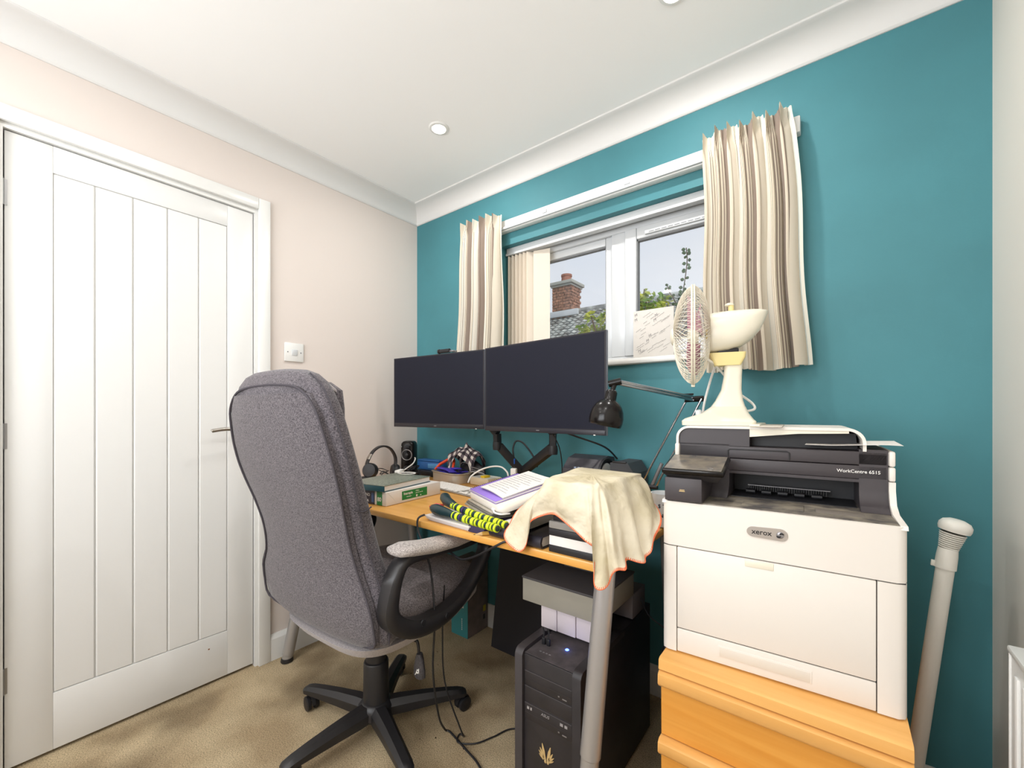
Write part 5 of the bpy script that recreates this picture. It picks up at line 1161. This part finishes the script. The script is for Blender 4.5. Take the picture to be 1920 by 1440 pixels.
# ------------------------------------------------------------------ outside
gr = struct(MB().box(-30, 25, .24, 40, -.4, -.3), 'ground', mat('pale_bounce_ground', (196, 192, 182), .9, noise=(3, .1)))  # unseen ground, coloured pale to bounce light up to the ceiling
hs2 = thing('bungalow', 'neighbouring house with grey pantiled roof seen through the window', 'house', (-3, 8, -.3))
RY, RZ, EY, EZ = 8.0, 3.70, 4.6, 1.45
BRK = mat('brick_red', (134, 92, 76), .85, noise=(40, .2)); TIL = mat('pantile_grey', (128, 132, 130), .85, noise=(5, .3))
MB().box(-8.5, 2.5, EY + .35, 11.2, -.3, EZ + .1).build('wall', BRK, hs2, world=True)
sl_ = Vector((0, RY - EY, RZ - EZ)); ln_ = sl_.length; un = sl_.normalized(); nr = Vector((0, -un.z, un.y)); NC = 26; tl = MB()
def tile_course(k):
    rings = []; nx = 66 * 6
    p0 = Vector((0, EY, EZ)) + un * (ln_ * k / NC - .03); p1 = Vector((0, EY, EZ)) + un * (ln_ * (k + 1) / NC + .04)
    for i in range(nx + 1):
        x = -8.6 + i * .165 / 6; q = (i % 6) / 6; h_ = .022 * math.sin(2 * PI * q) + (.012 if q > .5 else 0)
        a = p0 + nr * (h_ + .045); c_ = p1 + nr * (h_ + .005)
        rings.append([Vector((x, a.y, a.z)), Vector((x, c_.y, c_.z)), Vector((x, c_.y, c_.z)) - nr * .02, Vector((x, a.y, a.z)) - nr * .035])
    tl.loft(rings, cap=False)
for k in range(NC): tile_course(k)
tl.build('roof_tiles', TIL, hs2, world=True, kind='stuff', smooth=False)
MB().loft([[Vector((x, EY, EZ - .02)), Vector((x, RY, RZ - .02)), Vector((x, 11.4, EZ - .02)), Vector((x, 11.4, EZ - .12)), Vector((x, RY, RZ - .14)), Vector((x, EY, EZ - .12))] for x in (-8.6, 2.3)]).build('roof_deck', BRK, hs2, world=True, smooth=False)
MB().tube([(-8.6, RY, RZ + .03), (2.3, RY, RZ + .03)], .085, 12).build('ridge_tiles', TIL, hs2, world=True)
cx0, cx1, cy0, cy1 = -3.88, -3.33, 7.70, 8.25
chn = MB().box(cx0 + .02, cx1 - .02, cy0 + .02, cy1 - .02, RZ - .5, 4.42).build('chimney', mat('mortar', (150, 140, 128), .9), hs2, world=True)
bks = MB(); rd = random.Random(2)
for k in range(14):
    z = RZ - .32 + k * .075; of = .06 if k % 2 else 0
    for i in range(3):
        xa = cx0 + i * .19 - of; bks.box(max(cx0, xa), min(cx1, xa + .18), cy0, cy0 + .1, z, z + .065, .004, seg=1)
        ya = cy0 + i * .19 - of; jx = rd.uniform(-.01, .02); bks.box(cx1 - .1, cx1 + jx, max(cy0 + .001, ya), min(cy1, ya + .18), z, z + .065, .004, seg=1); bks.box(cx0 - .004, cx0 + .1, max(cy0 + .001, ya), min(cy1, ya + .18), z, z + .065, .004, seg=1)
bks.build('chimney_bricks', mat('chimney_brick', (126, 92, 76), .9, noise=(14, .3)), chn, world=True, kind='stuff')
MB().box(cx0 - .07, cx1 + .07, cy0 - .07, cy1 + .07, 4.42, 4.50, .01).build('chimney_cap', mat('cap_concrete', (150, 152, 146), .8), hs2, world=True)
MB().box(cx0 - .03, cx1 + .03, cy0 - .03, cy1 + .03, 4.37, 4.42, .01).build('chimney_cap', bpy.data.materials['cap_concrete'], hs2, world=True)
MB().lathe([(.15, 4.50), (.13, 4.68), (.145, 4.69), (.145, 4.74), (.11, 4.74), (.10, 4.55)], 20, Matrix.Translation(((cx0 + cx1) / 2, 7.97, 0)), cap=False).build('chimney_pot', mat('terracotta', (140, 92, 76), .8), hs2, world=True)
MB().box(cx0 - .12, cx1 + .25, cy0 - .10, cy0 - .02, RZ - .13, RZ + .02, .01).build('flashing', mat('lead_grey', (176, 182, 186), .5), hs2, world=True)
LEAF = mat('leaf_green', (92, 138, 44), .6, noise=(5, .3), col2=(206, 206, 70)); LEAFD = mat('leaf_dark', (58, 88, 52), .6)
t = LEAF.node_tree; b = t.nodes['Principled BSDF']; trl = t.nodes.new('ShaderNodeBsdfTranslucent'); mxs = t.nodes.new('ShaderNodeMixShader'); mxs.inputs[0].default_value = .35
t.links.new(t.nodes['Color Ramp'].outputs['Color'], trl.inputs['Color']); t.links.new(b.outputs[0], mxs.inputs[1]); t.links.new(trl.outputs[0], mxs.inputs[2]); t.links.new(mxs.outputs[0], t.nodes['Material Output'].inputs[0])
BARK = mat('bark', (84, 70, 52), .9)
def leafq(mb, c_, s_, rnd):
    d_ = Vector((rnd.gauss(0, 1), rnd.gauss(0, 1), rnd.gauss(0, .6))).normalized(); n_ = Vector((rnd.gauss(0, 1), rnd.gauss(0, 1), rnd.gauss(0, 1))); s2 = d_.cross(n_).normalized(); k = s2.cross(d_)
    P_ = [c_ - d_ * s_, c_ + s2 * s_ * .45 + k * s_ * .1, c_ + d_ * s_, c_ - s2 * s_ * .45 + k * s_ * .1]
    v_ = [mb.b.verts.new(p) for p in P_]; mb.b.faces.new((v_[0], v_[1], v_[2])); mb.b.faces.new((v_[0], v_[2], v_[3]))
def tree(name, lab, base_, clumps, nl, ls, seed, m):
    rnd = random.Random(seed); tr = thing(name, lab, 'tree', base_); f_ = MB(); br = MB(); b0 = Vector(base_)
    hub = b0 + Vector((0, 0, (min(c[2] for c in clumps) - b0.z) * .6)); br.tube([b0, hub], [.06, .045], 8)
    for cx, cy, cz, R_ in clumps:
        c_ = Vector((cx, cy, cz)); br.tube([hub, hub.lerp(c_, .5) + Vector((.05, 0, .08)), c_], [.035, .02, .008], 6)
        for _ in range(int(nl * R_ * R_)): 
            d_ = Vector((rnd.gauss(0, 1), rnd.gauss(0, 1), rnd.gauss(0, 1))).normalized() * R_ * rnd.uniform(.35, 1) ; leafq(f_, c_ + d_, ls * rnd.uniform(.6, 1.2), rnd)
    br.build('branches', BARK, tr, world=True); f_.build('foliage', m, tr, world=True, kind='stuff', smooth=False, recalc=False)
tree('garden_tree', 'bright yellow-green garden shrub standing outside behind the window mullion', (-.15, 3.2, -.3), [(-.50, 3.1, 2.14, .14), (-.42, 3.2, 1.98, .25), (-.24, 3.2, 2.22, .20), (-.10, 3.2, 2.38, .16), (.06, 3.3, 2.46, .16), (.22, 3.3, 2.44, .15), (.36, 3.4, 2.42, .13), (.05, 3.1, 2.18, .28), (.30, 3.3, 2.2, .24), (-.12, 3.1, 1.85, .32), (.3, 3.2, 1.9, .3), (-.36, 3.0, 2.30, .07), (.20, 3.3, 2.60, .03)], 3400, .05, 6, LEAF)
tree('garden_tree', 'dark bushy shrub growing outside below the window sill level', (.9, 2.6, -.3), [(.7, 2.5, 1.35, .3), (1.1, 2.6, 1.3, .3), (-.2, 2.6, 1.25, .35), (.3, 2.6, 1.3, .3)], 1500, .05, 9, LEAFD)
vn = thing('leafy_shoot', 'dark leafy shoot rising outside above the fan, left of the right curtain', 'plant', (.85, 1.8, -.3))
def shoot(pts, n, ls, seed, nm='stem'):
    rnd = random.Random(seed); pp = cat(pts, 8); MB().tube(pp, .004, 5).build(nm, BARK, vn, world=True)
    for k in range(n):
        p = pp[int((k + .6) / n * (len(pp) - 1))]; a = rnd.uniform(0, 2 * PI); d_ = Vector((math.cos(a), math.sin(a) * .5, rnd.uniform(-.2, .5))).normalized()
        if k % 2: d_.x = -abs(d_.x)
        else: d_.x = abs(d_.x)
        tip = p + d_ * ls * 1.6; sd2 = d_.cross(Vector((0, 1, .3))).normalized(); lf = MB(); r1 = []
        for j in range(7):
            q = j / 6; w_ = ls * .62 * math.sin(PI * min(1, q * .92 + .06)) ** .8; c_ = p + d_ * ls * 1.7 * (q * .8 + .2); r1.append((c_ - sd2 * w_, c_ + Vector((0, -.004, -.004)), c_ + sd2 * w_))
        lf.loft([list(r_) + [v + Vector((0, .0015, 0)) for v in r_[::-1]] for r_ in r1]); lf.build('leaf', LEAFD, vn, world=True)
shoot([(.85, 1.8, -.3), (.93, 1.8, 1.2), (1.02, 1.8, 1.9), (1.06, 1.8, 2.08), (1.09, 1.8, 2.30), (1.085, 1.8, 2.42)], 46, .022, 3)
shoot([(1.02, 1.8, 1.85), (1.0, 1.8, 2.0), (.95, 1.8, 2.10), (.94, 1.8, 2.14)], 12, .02, 4, 'side_stem')
shoot([(.93, 1.8, 1.2), (.80, 1.8, 1.7), (.755, 1.8, 1.92), (.76, 1.8, 2.005)], 12, .016, 5, 'side_stem')
